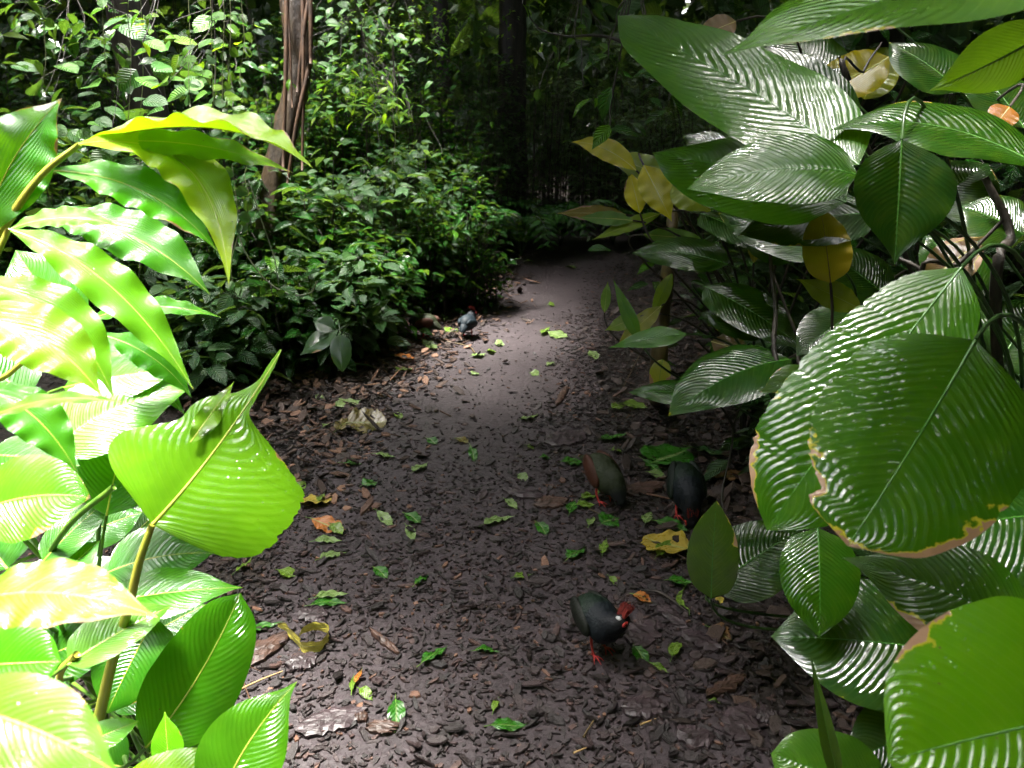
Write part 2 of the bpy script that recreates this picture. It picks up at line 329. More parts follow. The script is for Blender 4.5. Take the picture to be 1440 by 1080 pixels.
chips('leaf_litter', x_, y_, rng.gamma(4, .012, n) + .01, rng.gamma(4, .006, n) + .006, rng.uniform(.001, .004, n), M['litter'], 'reddish brown dry litter along the left edge of the path', 'leaf litter', tilt=.3, zoff=.012)
x_, y_ = scatter(1500, .3, 2.8, 1.6, 6.5, lambda x, y: np.exp(-((x - px_r(y) - .45) / .4)**2) * .6); n = len(x_)
chips('dead_leaf_litter', x_, y_, rng.gamma(4, .014, n) + .01, rng.gamma(4, .008, n) + .008, rng.uniform(.001, .003, n), M['litter'], 'brown dead leaf scraps under the broad leaved plants on the right', 'leaf litter', tilt=.3, zoff=.012, hue=rng.uniform(0, .6, n))

# ------------------------------------------------------------------ big leaves
PROF = {
 'ovate': [0, .42, .72, .90, .99, 1, .95, .83, .64, .38, .14, 0],
 'broad': [.0, .62, .84, .95, 1, .99, .95, .87, .74, .54, .28, 0],
 'round': [.0, .55, .80, .93, 1, 1, .98, .93, .85, .72, .50, 0],
 'lance': [.05, .34, .60, .80, .94, 1, .97, .87, .70, .45, .17, 0],
 'narrow': [.1, .5, .78, .95, 1, .95, .84, .70, .52, .32, .13, 0],
}
def prof(name, t):
    p = PROF[name] if isinstance(name, str) else name
    x = np.linspace(0, 1, len(p)); v = np.interp(t, x, p)
    if len(p) > 8:   # smooth
        y = cat(np.stack([x, p], 1), 400); v = np.interp(t, np.sort(y[:, 0]), y[:, 1])
    return np.clip(v, 0, None)
def leaf_geo(Cv, S0, WL, WR, n, m, fold=.2, curl=.15, wave=0.0, wn=5, seed=0, rag=0.0, NN=None):
    """blade round midrib curve Cv (n,3); S0 side direction; WL, WR half-widths (n,)"""
    r = np.random.default_rng(seed); t = np.linspace(0, 1, n); T = nrmr(np.gradient(Cv, axis=0))
    S = nrmr(S0 - T * (T @ S0)[:, None]); Nn = np.cross(S, T)
    if NN is not None and (Nn @ NN).mean() < 0: Nn = -Nn
    s = np.linspace(-1, 1, 2 * m + 1)
    V = np.zeros((n, 2 * m + 1, 3)); p1, p2 = r.uniform(0, 6.28, 2)
    if rag:
        q = r.normal(0, 1, n); q = np.convolve(q, [.15, .2, .3, .2, .15], 'same') + .5 * np.sin(np.cumsum(np.abs(r.normal(0, .5, n)))); WL = WL * (1 - rag * np.clip(q, -.4, 2)); q = r.normal(0, 1, n); WR = WR * (1 - rag * np.clip(q, -.4, 2))
    for k, sv in enumerate(s):
        W = WL if sv < 0 else WR; ph = p1 if sv < 0 else p2; a = abs(sv)
        up = W * (a * math.sin(fold) - curl * a * a) + wave * a**1.6 * np.sin(wn * 6.28 * t + ph + .8 * np.sin(5 * t + ph)) * np.minimum(1, W / (W.max() + 1e-9) * 1.5)
        V[:, k] = Cv + S * (sv * W * math.cos(fold))[:, None] + Nn * up[:, None]
    uv = np.stack(np.meshgrid(t, s * .5 + .5, indexing='ij'), -1).reshape(-1, 2)
    return V.reshape(-1, 3), grid_faces(n, 2 * m + 1), uv, Nn
LEAFN = [0]
def big_leaf(plant, b, d, tip, w, Nh, prf='ovate', mat='canna', col=(.03, .13, .015), bow=(0, 0), arch=.10, fold=.18, curl=.12, wave=0.0, wn=5,
             brown=0.0, rag=0.0, wl=None, wr=None, stalk=True, droop=0.0, rib='rib', label=None, sm='stalk_dark', n=56, m=9, root=None, name='leaf', sr=1.0, twist=0.0):
    """b,tip,bow pixels of the photograph; d depth of the leaf base; the blade lies about the plane through its base with normal Nh; w full width in pixels"""
    LEAFN[0] += 1; seed = LEAFN[0] * 7 + 1
    Nh = nrm(Nh); B = P(b[0], b[1], d)
    def onplane(px, py):
        r_ = ray(px, py); den = r_ @ Nh
        k = ((B - CO) @ Nh) / den if abs(den) > 1e-3 else d
        return CO + r_ * float(np.clip(k, d * .72, d * 1.35))
    E = onplane(*tip); mid = ((b[0] + tip[0]) / 2 + bow[0], (b[1] + tip[1]) / 2 + bow[1]); Mi = onplane(*mid)
    L = np.linalg.norm(E - B); t = np.linspace(0, 1, n)
    ctl = 2 * Mi - .5 * (B + E)
    Cv = ((1 - t)**2)[:, None] * B + (2 * t * (1 - t))[:, None] * ctl + (t**2)[:, None] * E
    Cv = Cv + Nh * (arch * L * 4 * t * (1 - t))[:, None] * .5 - np.array([0, 0, 1]) * (droop * L * t**3)[:, None]
    Tm = nrm(E - B); S0 = nrm(np.cross(Tm, Nh))
    if twist: S0 = nrm(S0 * math.cos(twist) + Nh * math.sin(twist))
    # screen foreshortening of the side direction
    sx = S0 @ RT; sy = S0 @ UP; tx, ty = Tm @ RT, Tm @ UP; tl = math.hypot(tx, ty) + 1e-6
    k = max(abs(sx * ty - sy * tx) / tl, .38)
    dm = float((Mi - CO) @ FW); Wm = w * dm / FPX / k / 2
    WL = prof(wl or prf, t) * Wm; WR = prof(wr or prf, t) * Wm
    V, F, uv, Nn = leaf_geo(Cv, S0, WL, WR, n, m, fold, curl, wave * L, wn, seed, rag, Nh)
    o = mk(name, V, F, M[mat], plant, uv)
    o.color = (*col, 1 - brown)
    if label: o['label'] = label
    rr = np.interp(t, [0, .15, .8, 1], [.0022, .0017, .0007, .0002]) * (Wm / .07)**.6
    RV, RF = tube(Cv - Nn * (rr * .35)[:, None], rr, 6); mk('midrib', RV, RF, M[rib], o)
    if stalk:
        G0 = np.array(root if root is not None else plant['off']); G0 = G0 + np.array([rng.normal(0, .03), rng.normal(0, .03), 0])
        T0 = nrm(Cv[2] - Cv[0]); Ls = np.linalg.norm(B - G0)
        c = bez(G0, G0 + np.array([0, 0, .55 * max(B[2] - G0[2], .1)]), B - T0 * .22 * Ls, Cv[0], 22)
        tube_obj('leaf_stalk', c, np.linspace(.0065, .0032, 22) * sr, M[sm], plant, 8)
    return o
UPc = (-.15, -.45, .88)
GL = (.065, .34, .006); GY = (.24, .44, .005); GG = (.055, .20, .02)      # left plant greens, brightened to carry the sun on that side
# --- left, ginger canes
gp = empty('ginger_plant', (-1.15, 1.25, hz(-1.15, 1.25)), 'tall ginger with an arching yellow cane and narrow wavy leaves at upper left', 'plant')
root = np.array(gp['off'])
can = cat([root, P(-170, 640, 1.35), P(-40, 400, 1.32), P(15, 305, 1.3), P(60, 245, 1.3), P(112, 203, 1.3)], 40)
tube_obj('cane', can, np.linspace(.010, .0045, 40), M['cane'], gp, 10)
GN = (.1, -.55, .83)
def gl(b, d, tip, w, N_=GN, **k):
    q = dict(prf='lance', mat='ginger', col=GL, arch=.10, fold=.22, curl=.10, wave=.016, wn=5, stalk=False, rib='rib_y', n=64, m=6); q.update(k)
    return big_leaf(gp, b, d, tip, w, N_, **q)
gl((118, 200), 1.30, (440, 236), 44, (.0, -.35, .93), bow=(20, -30), col=GY, arch=.05, fold=.5, twist=.25, label='yellow green wavy leaf pointing right')
gl((112, 203), 1.30, (412, 243), 40, (.25, -.75, .6), bow=(10, -18), col=(0.212, 0.472, 0.009), arch=.02, fold=.15)
gl((110, 203), 1.27, (322, 402), 66, (.5, -.5, .7), bow=(45, -62), col=(0.328, .5, .01), arch=.06, label='leaf arching over and hanging down, tinted yellow for sun')  # colour lightened in place of sun, another leaf shades this one
gl((76, 240), 1.30, (305, 352), 62, (.3, -.6, .75), bow=(14, -22), col=(0.074, 0.401, 0.006), arch=.04)
gl((-25, 335), 1.28, (87, 138), 92, (.5, -.8, .25), bow=(-14, -8), col=(0.062, 0.354, 0.009), arch=.03)
gl((12, 322), 1.22, (272, 548), 60, (.3, -.65, .7), bow=(14, -28), col=(0.137, 0.448, 0.006), arch=.05)
gl((60, 305), 1.42, (296, 415), 72, (.25, -.55, .8), bow=(10, -22), col=(0.044, 0.248, 0.006), arch=.05)
gl((14, 322), 1.36, (168, 318), 34, (.1, -.5, .85), bow=(0, -8), col=(0.087, 0.354, 0.009))
gl((-40, 395), 1.10, (160, 560), 70, (.35, -.6, .7), bow=(24, -24), col=(.14, .40, .006))
gl((-60, 440), 1.05, (142, 556), 84, (.2, -.6, .8), bow=(20, -14), col=(.20, .42, .006))
gl((120, 452), 1.55, (310, 446), 30, (.1, -.6, .8), bow=(0, -12), col=(0.074, 0.354, 0.009))
gl((140, 470), 1.5, (270, 560), 40, (.3, -.6, .7), bow=(10, -8), col=(0.062, 0.354, 0.009))
gl((100, 480), 1.6, (262, 585), 44, (.3, -.6, .7), bow=(10, -8), col=(0.044, 0.260, 0.009))
gl((-30, 545), 1.0, (110, 668), 60, (.3, -.6, .7), bow=(10, -16), col=(0.062, 0.330, 0.009))
gl((-40, 600), .95, (175, 566), 20, (0, -.6, .8), bow=(0, -14), col=(0.187, 0.425, 0.036))
for q_, w_ in (([(-60, 560, 1.25), (-30, 420, 1.22), (12, 322, 1.22)], .006), ([(-60, 640, 1.6), (20, 520, 1.6), (130, 458, 1.55)], .005)):
    tube_obj('cane', cat([root] + [P(*a) for a in q_], 26), np.linspace(.009, w_ * .7, 26), M['cane'], gp, 8)

# --- left, broad leaves
bp = empty('broadleaf_plant', (-.98, 1.62, hz(-.98, 1.62)), 'broad leaved plant with torn ribbed leaf at lower left, sunlight put into its green', 'plant')
def bl(b, d, tip, w, N_=(.15, -.5, .85), **k):
    q = dict(prf='broad', mat='canna_soft', col=GL, arch=.08, fold=.16, curl=.14, wave=.006, wn=3, rib='rib_y', sm='stalk'); q.update(k)
    return big_leaf(q.pop('pl', bp), b, d, tip, w, N_, **q)
# torn hero leaf
bl((214, 738), 1.32, (396, 492), 262, (.25, -.72, .62), bow=(4, 12), wl=[0, .62, .86, .92, .84, .70, .52, .50, .40, .16, .05, .04, .02],
   wr=[0, .72, .98, 1.08, 1.1, 1.1, 1.04, .62, .12, .05, .04, .03, .0], col=(.15, .40, .006), rag=.018, arch=.05, fold=.12, stalk=False, label='ribbed leaf torn off square with a bare midrib tip', n=90)
tube_obj('leaf_stalk', cat([P(138, 1015, 1.42), P(158, 930, 1.38), P(182, 850, 1.35), P(196, 790, 1.33), P(214, 738, 1.32)], 24), np.linspace(.010, .0055, 24), M['cane'], bp, 10)
bl((268, 622), 1.36, (330, 536), 30, (.5, -.6, .6), prf='narrow', stalk=False, label='small curled shred of torn leaf', col=(.2, .42, .02), wave=.03)
bl((100, 470), 1.62, (22, 352), 100, (.1, -.8, .6), col=(0.056, 0.283, 0.009), stalk=True)
bl((70, 640), 1.45, (264, 548), 118, (.1, -.55, .83), col=(0.112, 0.401, 0.006), bow=(-10, -12))
bl((90, 545), 1.55, (250, 520), 74, (.0, -.6, .8), col=(0.074, 0.354, 0.006))
bl((150, 725), 1.5, (190, 560), 110, (.1, -.8, .6), col=(0.062, 0.307, 0.009))
bl((-30, 720), 1.15, (128, 700), 118, (0, -.7, .7), col=(0.100, 0.401, 0.009), bow=(0, -10))
bl((-20, 640), 1.3, (112, 655), 66, (.0, -.4, .9), col=(0.031, 0.177, 0.009))
bl((150, 806), 1.58, (300, 778), 82, (.05, -.45, .9), col=(0.031, 0.212, 0.007), bow=(0, -6))
bl((130, 852), 1.5, (342, 826), 56, (0, -.3, .95), col=(0.074, 0.354, 0.006), prf='ovate')
bl((-60, 850), .78, (222, 868), 74, (0, -.35, .94), col=(.13, .40, .012), prf='ovate', wave=.012, wn=5, bow=(0, -18))
bl((-80, 940), .95, (86, 930), 112, (.0, -.7, .7), col=(.06, .32, .005), prf='round')
bl((205, 1052), 1.36, (338, 834), 120, (.55, -.62, .5), col=(0.068, 0.330, 0.006), bow=(6, 6), fold=.25, prf='round')
bl((305, 1140), 1.12, (418, 958), 118, (.3, -.75, .55), col=(0.100, 0.389, 0.009), prf='ovate', bow=(-14, -2))
bl((-90, 985), .62, (172, 1092), 105, (0, -.5, .86), col=(.10, .36, .01), prf='ovate', bow=(10, -10))
bl((218, 868), 1.5, (150, 1004), 112, (.1, -.7, .7), col=(0.031, 0.201, 0.006))
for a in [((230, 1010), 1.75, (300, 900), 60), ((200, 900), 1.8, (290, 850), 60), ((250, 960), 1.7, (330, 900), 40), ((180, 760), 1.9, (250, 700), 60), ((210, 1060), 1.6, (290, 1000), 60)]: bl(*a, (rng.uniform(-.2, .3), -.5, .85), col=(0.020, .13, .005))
bl((95, 935), 1.3, (240, 852), 66, (.1, -.3, .9), col=(0.125, 0.354, 0.030), fold=.4)
bl((240, 1090), 1.3, (232, 1000), 44, (.1, -.8, .6), col=(0.125, 0.425, 0.006), prf='ovate')
bl((108, 1052), 1.3, (195, 1014), 36, (.1, -.5, .8), col=(0.087, 0.354, 0.009))
bl((160, 1130), 1.15, (335, 1068), 74, (.1, -.6, .8), col=(0.187, 0.425, 0.006))
bl((260, 1075), 1.5, (402, 1030), 62, (.1, -.5, .9), col=(0.050, 0.283, 0.006))
bl((60, 790), 1.45, (155, 700), 60, (0, -.5, .85), col=(0.031, 0.189, 0.006))
bl((20, 880), 1.4, (140, 760), 90, (0, -.6, .8), col=(0.038, 0.212, 0.006))
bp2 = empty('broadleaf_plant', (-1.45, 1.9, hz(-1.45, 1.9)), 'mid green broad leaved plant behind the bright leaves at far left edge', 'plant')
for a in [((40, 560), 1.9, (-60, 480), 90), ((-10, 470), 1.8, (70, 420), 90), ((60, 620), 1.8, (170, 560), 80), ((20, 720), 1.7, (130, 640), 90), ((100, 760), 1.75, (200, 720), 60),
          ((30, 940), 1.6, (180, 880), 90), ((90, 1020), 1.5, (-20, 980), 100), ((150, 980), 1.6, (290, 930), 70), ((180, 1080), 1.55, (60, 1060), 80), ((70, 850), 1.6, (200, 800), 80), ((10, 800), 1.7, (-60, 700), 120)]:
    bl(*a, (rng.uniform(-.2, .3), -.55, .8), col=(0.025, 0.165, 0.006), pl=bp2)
tube_obj('leaf_stalk', cat([P(55, 800, 1.5), P(100, 735, 1.42), P(160, 685, 1.4)], 12), .0055, M['stalk'], bp, 8)
tube_obj('leaf_stalk', cat([P(95, 1010, 1.35), P(84, 950, 1.33), P(108, 920, 1.3)], 12), .006, M['cane'], bp, 8)

# --- right, big dark glossy leaves
rp = empty('broadleaf_plant', (1.25, 1.55, hz(1.25, 1.55)), 'large glossy plant with the two brown edged leaves at right, green darkened for shade', 'plant')
rp2 = empty('broadleaf_plant', (1.55, 2.25, hz(1.55, 2.25)), 'tall glossy plant whose ribbed leaf reaches up and left into the path view', 'plant')
rp3 = empty('broadleaf_plant', (1.2, 1.95, hz(1.2, 1.95)), 'low dark plant spreading broad leaves over the mulch at lower right', 'plant')
rp4 = empty('broadleaf_plant', (1.15, .75, hz(1.15, .75)), 'bright green plant with big rounded leaf in the lower right corner', 'plant')
rp5 = empty('broadleaf_plant', (1.15, 3.0, hz(1.15, 3.0)), 'dark wet plant beside the slim brown stem right of the path', 'plant')
DK = (.016, .075, .0003); DG = (.028, .115, .0003)  # kept darker than the left greens to carry the shade here
def rl(pl, b, d, tip, w, N_=(-.25, -.45, .86), **k):
    q = dict(prf='broad', mat='canna', col=DK, arch=.10, fold=.14, curl=.14, wave=.005, wn=3); q.update(k)
    return big_leaf(pl, b, d, tip, w, N_, **q)
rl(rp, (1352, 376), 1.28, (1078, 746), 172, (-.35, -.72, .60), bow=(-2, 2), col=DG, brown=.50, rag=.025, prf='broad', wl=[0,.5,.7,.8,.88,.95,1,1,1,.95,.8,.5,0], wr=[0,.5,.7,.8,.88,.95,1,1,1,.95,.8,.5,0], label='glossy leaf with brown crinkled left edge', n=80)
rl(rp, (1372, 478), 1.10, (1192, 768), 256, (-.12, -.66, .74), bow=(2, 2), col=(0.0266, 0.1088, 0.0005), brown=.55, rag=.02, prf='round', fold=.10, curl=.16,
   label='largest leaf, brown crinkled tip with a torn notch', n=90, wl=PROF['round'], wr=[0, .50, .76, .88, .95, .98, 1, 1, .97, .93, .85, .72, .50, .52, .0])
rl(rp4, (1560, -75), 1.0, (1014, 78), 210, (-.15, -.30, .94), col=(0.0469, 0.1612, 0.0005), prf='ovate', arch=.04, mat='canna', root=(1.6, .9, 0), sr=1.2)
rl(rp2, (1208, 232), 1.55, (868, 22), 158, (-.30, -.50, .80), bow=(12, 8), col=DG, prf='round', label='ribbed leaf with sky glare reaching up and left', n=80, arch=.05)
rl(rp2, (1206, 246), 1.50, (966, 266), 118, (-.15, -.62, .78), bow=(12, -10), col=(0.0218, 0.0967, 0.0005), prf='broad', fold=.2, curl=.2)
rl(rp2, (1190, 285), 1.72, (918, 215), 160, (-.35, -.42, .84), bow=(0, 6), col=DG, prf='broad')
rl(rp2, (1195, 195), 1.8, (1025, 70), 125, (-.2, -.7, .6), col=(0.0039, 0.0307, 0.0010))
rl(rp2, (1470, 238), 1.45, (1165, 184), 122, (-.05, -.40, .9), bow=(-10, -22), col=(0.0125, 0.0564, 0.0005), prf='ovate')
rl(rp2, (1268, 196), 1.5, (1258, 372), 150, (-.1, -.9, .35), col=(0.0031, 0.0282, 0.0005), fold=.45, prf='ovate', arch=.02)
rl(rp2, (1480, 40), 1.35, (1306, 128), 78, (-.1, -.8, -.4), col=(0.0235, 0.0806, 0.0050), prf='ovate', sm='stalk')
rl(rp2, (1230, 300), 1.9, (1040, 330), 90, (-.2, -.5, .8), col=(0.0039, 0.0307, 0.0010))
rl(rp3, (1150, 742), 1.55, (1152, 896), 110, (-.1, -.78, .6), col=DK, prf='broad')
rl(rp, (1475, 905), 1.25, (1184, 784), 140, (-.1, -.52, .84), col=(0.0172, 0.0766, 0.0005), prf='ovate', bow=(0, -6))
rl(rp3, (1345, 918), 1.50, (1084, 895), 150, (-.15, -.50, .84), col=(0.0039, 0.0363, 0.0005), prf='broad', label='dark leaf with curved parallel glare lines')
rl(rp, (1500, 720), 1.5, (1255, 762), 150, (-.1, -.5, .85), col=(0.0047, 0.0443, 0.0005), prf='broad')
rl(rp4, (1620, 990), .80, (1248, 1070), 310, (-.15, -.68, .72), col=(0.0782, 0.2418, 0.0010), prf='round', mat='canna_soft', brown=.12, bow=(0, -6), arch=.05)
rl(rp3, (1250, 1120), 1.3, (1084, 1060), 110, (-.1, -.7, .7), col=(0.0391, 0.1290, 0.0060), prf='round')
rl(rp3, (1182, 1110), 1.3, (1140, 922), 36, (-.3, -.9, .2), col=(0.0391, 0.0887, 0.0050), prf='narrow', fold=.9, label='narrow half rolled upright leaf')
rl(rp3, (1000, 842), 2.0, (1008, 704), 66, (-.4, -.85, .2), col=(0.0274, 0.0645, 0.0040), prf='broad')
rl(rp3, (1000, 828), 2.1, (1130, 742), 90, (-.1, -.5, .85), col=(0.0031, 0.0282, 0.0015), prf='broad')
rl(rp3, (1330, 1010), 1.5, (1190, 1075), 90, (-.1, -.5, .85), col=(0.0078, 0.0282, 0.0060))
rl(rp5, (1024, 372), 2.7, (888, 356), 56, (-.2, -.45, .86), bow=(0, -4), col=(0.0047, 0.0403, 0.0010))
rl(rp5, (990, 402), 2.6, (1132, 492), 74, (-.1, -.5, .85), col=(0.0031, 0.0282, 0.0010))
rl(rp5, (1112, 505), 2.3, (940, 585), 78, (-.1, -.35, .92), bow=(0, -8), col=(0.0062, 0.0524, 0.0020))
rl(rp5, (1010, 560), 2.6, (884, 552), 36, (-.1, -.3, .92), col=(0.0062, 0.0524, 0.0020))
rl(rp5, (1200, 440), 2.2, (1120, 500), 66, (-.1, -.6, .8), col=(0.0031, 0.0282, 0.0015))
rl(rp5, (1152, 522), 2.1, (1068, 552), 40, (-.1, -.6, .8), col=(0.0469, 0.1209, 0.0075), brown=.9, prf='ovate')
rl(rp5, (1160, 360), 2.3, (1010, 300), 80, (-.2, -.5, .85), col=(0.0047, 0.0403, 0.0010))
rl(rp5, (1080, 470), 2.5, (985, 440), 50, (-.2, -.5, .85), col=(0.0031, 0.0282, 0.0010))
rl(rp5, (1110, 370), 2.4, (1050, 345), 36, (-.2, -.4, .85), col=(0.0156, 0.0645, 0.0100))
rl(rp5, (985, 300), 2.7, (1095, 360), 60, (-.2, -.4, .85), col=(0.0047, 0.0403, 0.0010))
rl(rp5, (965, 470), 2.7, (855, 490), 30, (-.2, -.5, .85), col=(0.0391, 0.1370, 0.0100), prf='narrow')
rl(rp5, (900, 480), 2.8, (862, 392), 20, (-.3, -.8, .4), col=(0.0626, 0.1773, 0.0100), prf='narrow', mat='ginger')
rp6 = empty('broadleaf_plant', (2.0, 2.6, hz(2.0, 2.6)), 'plant behind the big leaves at right, its leaves darkened for the shade there', 'plant')
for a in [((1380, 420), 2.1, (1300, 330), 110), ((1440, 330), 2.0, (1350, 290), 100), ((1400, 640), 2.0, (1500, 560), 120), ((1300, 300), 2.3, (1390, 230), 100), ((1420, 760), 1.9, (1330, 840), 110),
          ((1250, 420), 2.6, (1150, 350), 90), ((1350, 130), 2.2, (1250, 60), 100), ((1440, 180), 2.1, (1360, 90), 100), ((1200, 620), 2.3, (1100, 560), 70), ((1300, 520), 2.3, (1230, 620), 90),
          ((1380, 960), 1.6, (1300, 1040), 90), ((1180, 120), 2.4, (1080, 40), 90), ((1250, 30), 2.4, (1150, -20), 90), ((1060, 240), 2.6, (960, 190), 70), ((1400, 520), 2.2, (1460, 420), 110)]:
    rl(rp6, *a, (rng.uniform(-.4, .1), -.6, .75), col=(0.0031, 0.0242, 0.0005))  # near-black green puts the shade of the gaps into the leaf colour

# ------------------------------------------------------------------ small-leaf plants
def template(n, m, w, fold=.25, curl=.5, p='ovate', wave=0):
    t = np.linspace(0, 1, n); W = prof(p, t) * w / 2; s = np.linspace(-1, 1, 2 * m + 1); V = np.zeros((n, 2 * m + 1, 3))
    for k, sv in enumerate(s):
        V[:, k, 0] = sv * W; V[:, k, 1] = t; V[:, k, 2] = abs(sv) * W * fold - curl * t * t * .5 + wave * abs(sv) * np.sin(t * 20 + k)
    uv = np.stack(np.meshgrid(t, s * .5 + .5, indexing='ij'), -1).reshape(-1, 2)
    return V.reshape(-1, 3), grid_faces(n, 2 * m + 1), uv
T_MID = template(6, 1, .52, .35, .45, 'ovate'); T_LO = template(4, 1, .5, .3, .4, [0, .9, .8, 0]); T_ROUND = template(6, 1, .85, .2, .3, 'round'); T_LONG = template(6, 1, .32, .3, .6, 'ovate')
T_HI = template(9, 2, .55, .3, .5, 'broad', .01)
def put(tmp, Pp, D, Nv, S, r):
    """many leaves of one plant: base points Pp, axis D, normal Nv, length S"""
    TV, TF, TU = tmp; D = nrmr(D); X = nrmr(np.cross(D, Nv)); Z = np.cross(X, D)
    V = Pp[:, None] + S[:, None, None] * (TV[None, :, 0:1] * X[:, None] + TV[None, :, 1:2] * D[:, None] + TV[None, :, 2:3] * Z[:, None])
    F = TF[None] + (np.arange(len(Pp)) * len(TV))[:, None, None]
    return V.reshape(-1, 3), F.reshape(-1, 4), np.repeat(r, len(TV)), np.tile(TU, (len(Pp), 1))
def leafset(name, tmp, Pp, D, Nv, S, r, mat, parent):
    V, F, rr, uv = put(tmp, Pp, D, Nv, S, r); return mk(name, V, F, M[mat], parent, uv, rr)
def shrub(x, y, h, rad, stems, per, size, mat, label, tmp=T_MID, group=None, name='shrub', cat_='shrub', bright=0.0, lean=(0, 0), t0=.06, z0=None, smat='bark_dark'):
    z0 = hz(x, y) if z0 is None else z0
    o = empty(name, (x, y, z0), label, cat_, group); sb = Bag(); PP = []; DD = []; NN = []; SS = []; RR = []
    for k in range(stems):
        a = rng.uniform(0, 6.28); q = math.sqrt(rng.uniform(.02, 1)); e = np.array([x + math.cos(a) * q * rad + lean[0] * h, y + math.sin(a) * q * rad + lean[1] * h, z0 + h * rng.uniform(.35, 1.0) * (1.05 - .3 * q)])
        b = np.array([x + math.cos(a) * q * rad * .6 + rng.normal(0, .04), y + math.sin(a) * q * rad * .6 + rng.normal(0, .04), z0 - .02])
        c = bez(b, b + np.array([0, 0, (e[2] - z0) * .6]), e + np.array([-.3 * (e[0] - x), -.3 * (e[1] - y), .12 * h]), e + np.array([0, 0, -.04 * h]), 12)
        sv, sf = tube(c, np.linspace(.007, .0015, 12) * (.7 + min(h, 1.2) * .3), 5); sb.add(sv, sf)
        n = max(3, int(per * 1.35 * rng.uniform(.7, 1.3))); tt = np.sort(rng.uniform(t0, 1, n)); ii = tt * 11
        p = np.stack([np.interp(ii, np.arange(12), c[:, j]) for j in range(3)], 1)
        ang = np.arange(n) * 2.4 + rng.uniform(0, 6.28); out = np.stack([np.cos(ang), np.sin(ang), rng.normal(.12, .28, n)], 1)
        p = p + out * rng.uniform(.0, .9, n)[:, None] * size * (1.2 - .4 * tt)[:, None] * 1.6
        PP.append(p); DD.append(out + rng.normal(0, .25, (n, 3)) + np.array([0, 0, -.1])); NN.append(np.stack([rng.normal(0, .35, n), rng.normal(-.15, .35, n), np.ones(n)], 1))
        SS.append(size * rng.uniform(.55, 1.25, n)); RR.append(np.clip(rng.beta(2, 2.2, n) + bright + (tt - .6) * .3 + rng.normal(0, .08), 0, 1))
    sb.build('stem', M[smat], o)
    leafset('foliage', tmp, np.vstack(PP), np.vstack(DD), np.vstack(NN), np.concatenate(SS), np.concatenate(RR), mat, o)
    return o
def ground_at(px, py): q = G(px, py); return q[0], q[1]
# row of shrubs along the left edge (px, py of the foot in the photograph)
rows = [
 (300, 560, 0.56, .34, 20, 13, 0.131, 'shrub_pale', 'low bush of dark quilted leaves behind the torn leaf tip', T_HI),
 (380, 530, 0.69, .38, 24, 14, 0.138, 'shrub', 'bush of dark crinkled leaves at the foot of the leaning tree', T_HI),
 (465, 510, 0.74, .36, 26, 15, 0.131, 'shrub_pale', 'bush with a big quilted leaf hanging over the brown litter', T_HI),
 (535, 478, 0.81, .32, 26, 16, 0.106, 'shrub', 'glossy bush above the brown litter left of the small green bird', T_MID),
 (606, 440, 0.95, .30, 30, 18, 0.098, 'shrub', 'glossy bush overhanging the small green bird', T_MID),
 (655, 430, 1.06, .36, 30, 18, 0.084, 'shrub', 'shiny small leaved bush at the bend, above the blue bird', T_MID),
 (500, 440, 1.18, .55, 34, 18, 0.131, 'shrub_pale', 'taller grey green bush right of the leaning trunk', T_MID),
 (590, 405, 1.40, .55, 36, 20, 0.106, 'shrub_pale', 'tall bush whose wet leaves glint white near the path bend', T_MID),
 (640, 385, 1.34, .5, 36, 20, 0.092, 'shrub', 'bush with glinting wet top beside the dark far undergrowth', T_MID),
 (430, 470, 1.06, .5, 30, 16, 0.146, 'shrub', 'broad bush filling the space around the leaning trunk foot', T_MID),
 (330, 480, 1.01, .55, 30, 15, 0.138, 'shrub', 'dark bush under the hanging round leaved vines', T_MID),
 (230, 500, 1.06, .55, 30, 14, 0.138, 'shrub_pale', 'dark bush partly hidden behind the arching ginger leaf', T_MID),
 (120, 470, 1.34, .7, 34, 16, 0.153, 'shrub', 'tall dark bush behind the ginger at the left edge', T_MID),
]
for a in rows:
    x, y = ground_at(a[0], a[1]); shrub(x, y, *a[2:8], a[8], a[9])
hx, hy = ground_at(470, 520)
h_ = empty('low_plant', (hx, hy, hz(hx, hy)), 'single big quilted leaf hanging over the litter at the left edge', 'plant')
big_leaf(h_, (478, 470), 4.05, (482, 524), 30, (.1, -.9, .4), prf='broad', col=(.04, .10, .04), mat='canna')
big_leaf(h_, (475, 464), 4.1, (422, 500), 30, (-.2, -.7, .6), prf='ovate', col=(.04, .10, .04), mat='canna')
big_leaf(h_, (470, 462), 4.1, (440, 452), 26, (.1, -.7, .6), prf='ovate', col=(.03, .08, .03), mat='canna')

# second rank, taller
back = [(-3.9, 6.6, 1.9, .8, 40, 22, .11, 'shrub', 'high dark bush far left behind the vines', .05), (-2.9, 7.2, 2.2, .8, 40, 24, .10, 'shrub', 'high bush between the left dark trunk and the leaning tree', .0),
        (-1.9, 7.9, 2.3, .8, 44, 24, .085, 'shrub', 'tall bush with bright sprays just right of the leaning tree', .1), (-.9, 8.8, 1.9, .7, 44, 24, .07, 'far', 'fine leaved tall bush behind the glinting bushes', .1),
        (-.15, 9.6, 1.6, .6, 40, 24, .06, 'far', 'fine leaved bush at the left end of the path bend', .0), (-4.4, 5.2, 1.6, .7, 36, 20, .11, 'shrub', 'bush beside the ginger at the left edge of view', .0),
        (-2.5, 5.6, 1.15, .55, 34, 18, .09, 'shrub_pale', 'bush below the hanging vines and left of the leaning tree', .0), (-3.3, 5.3, 1.35, .6, 34, 18, .09, 'shrub', 'bush behind the yellow ginger leaf', .0)]
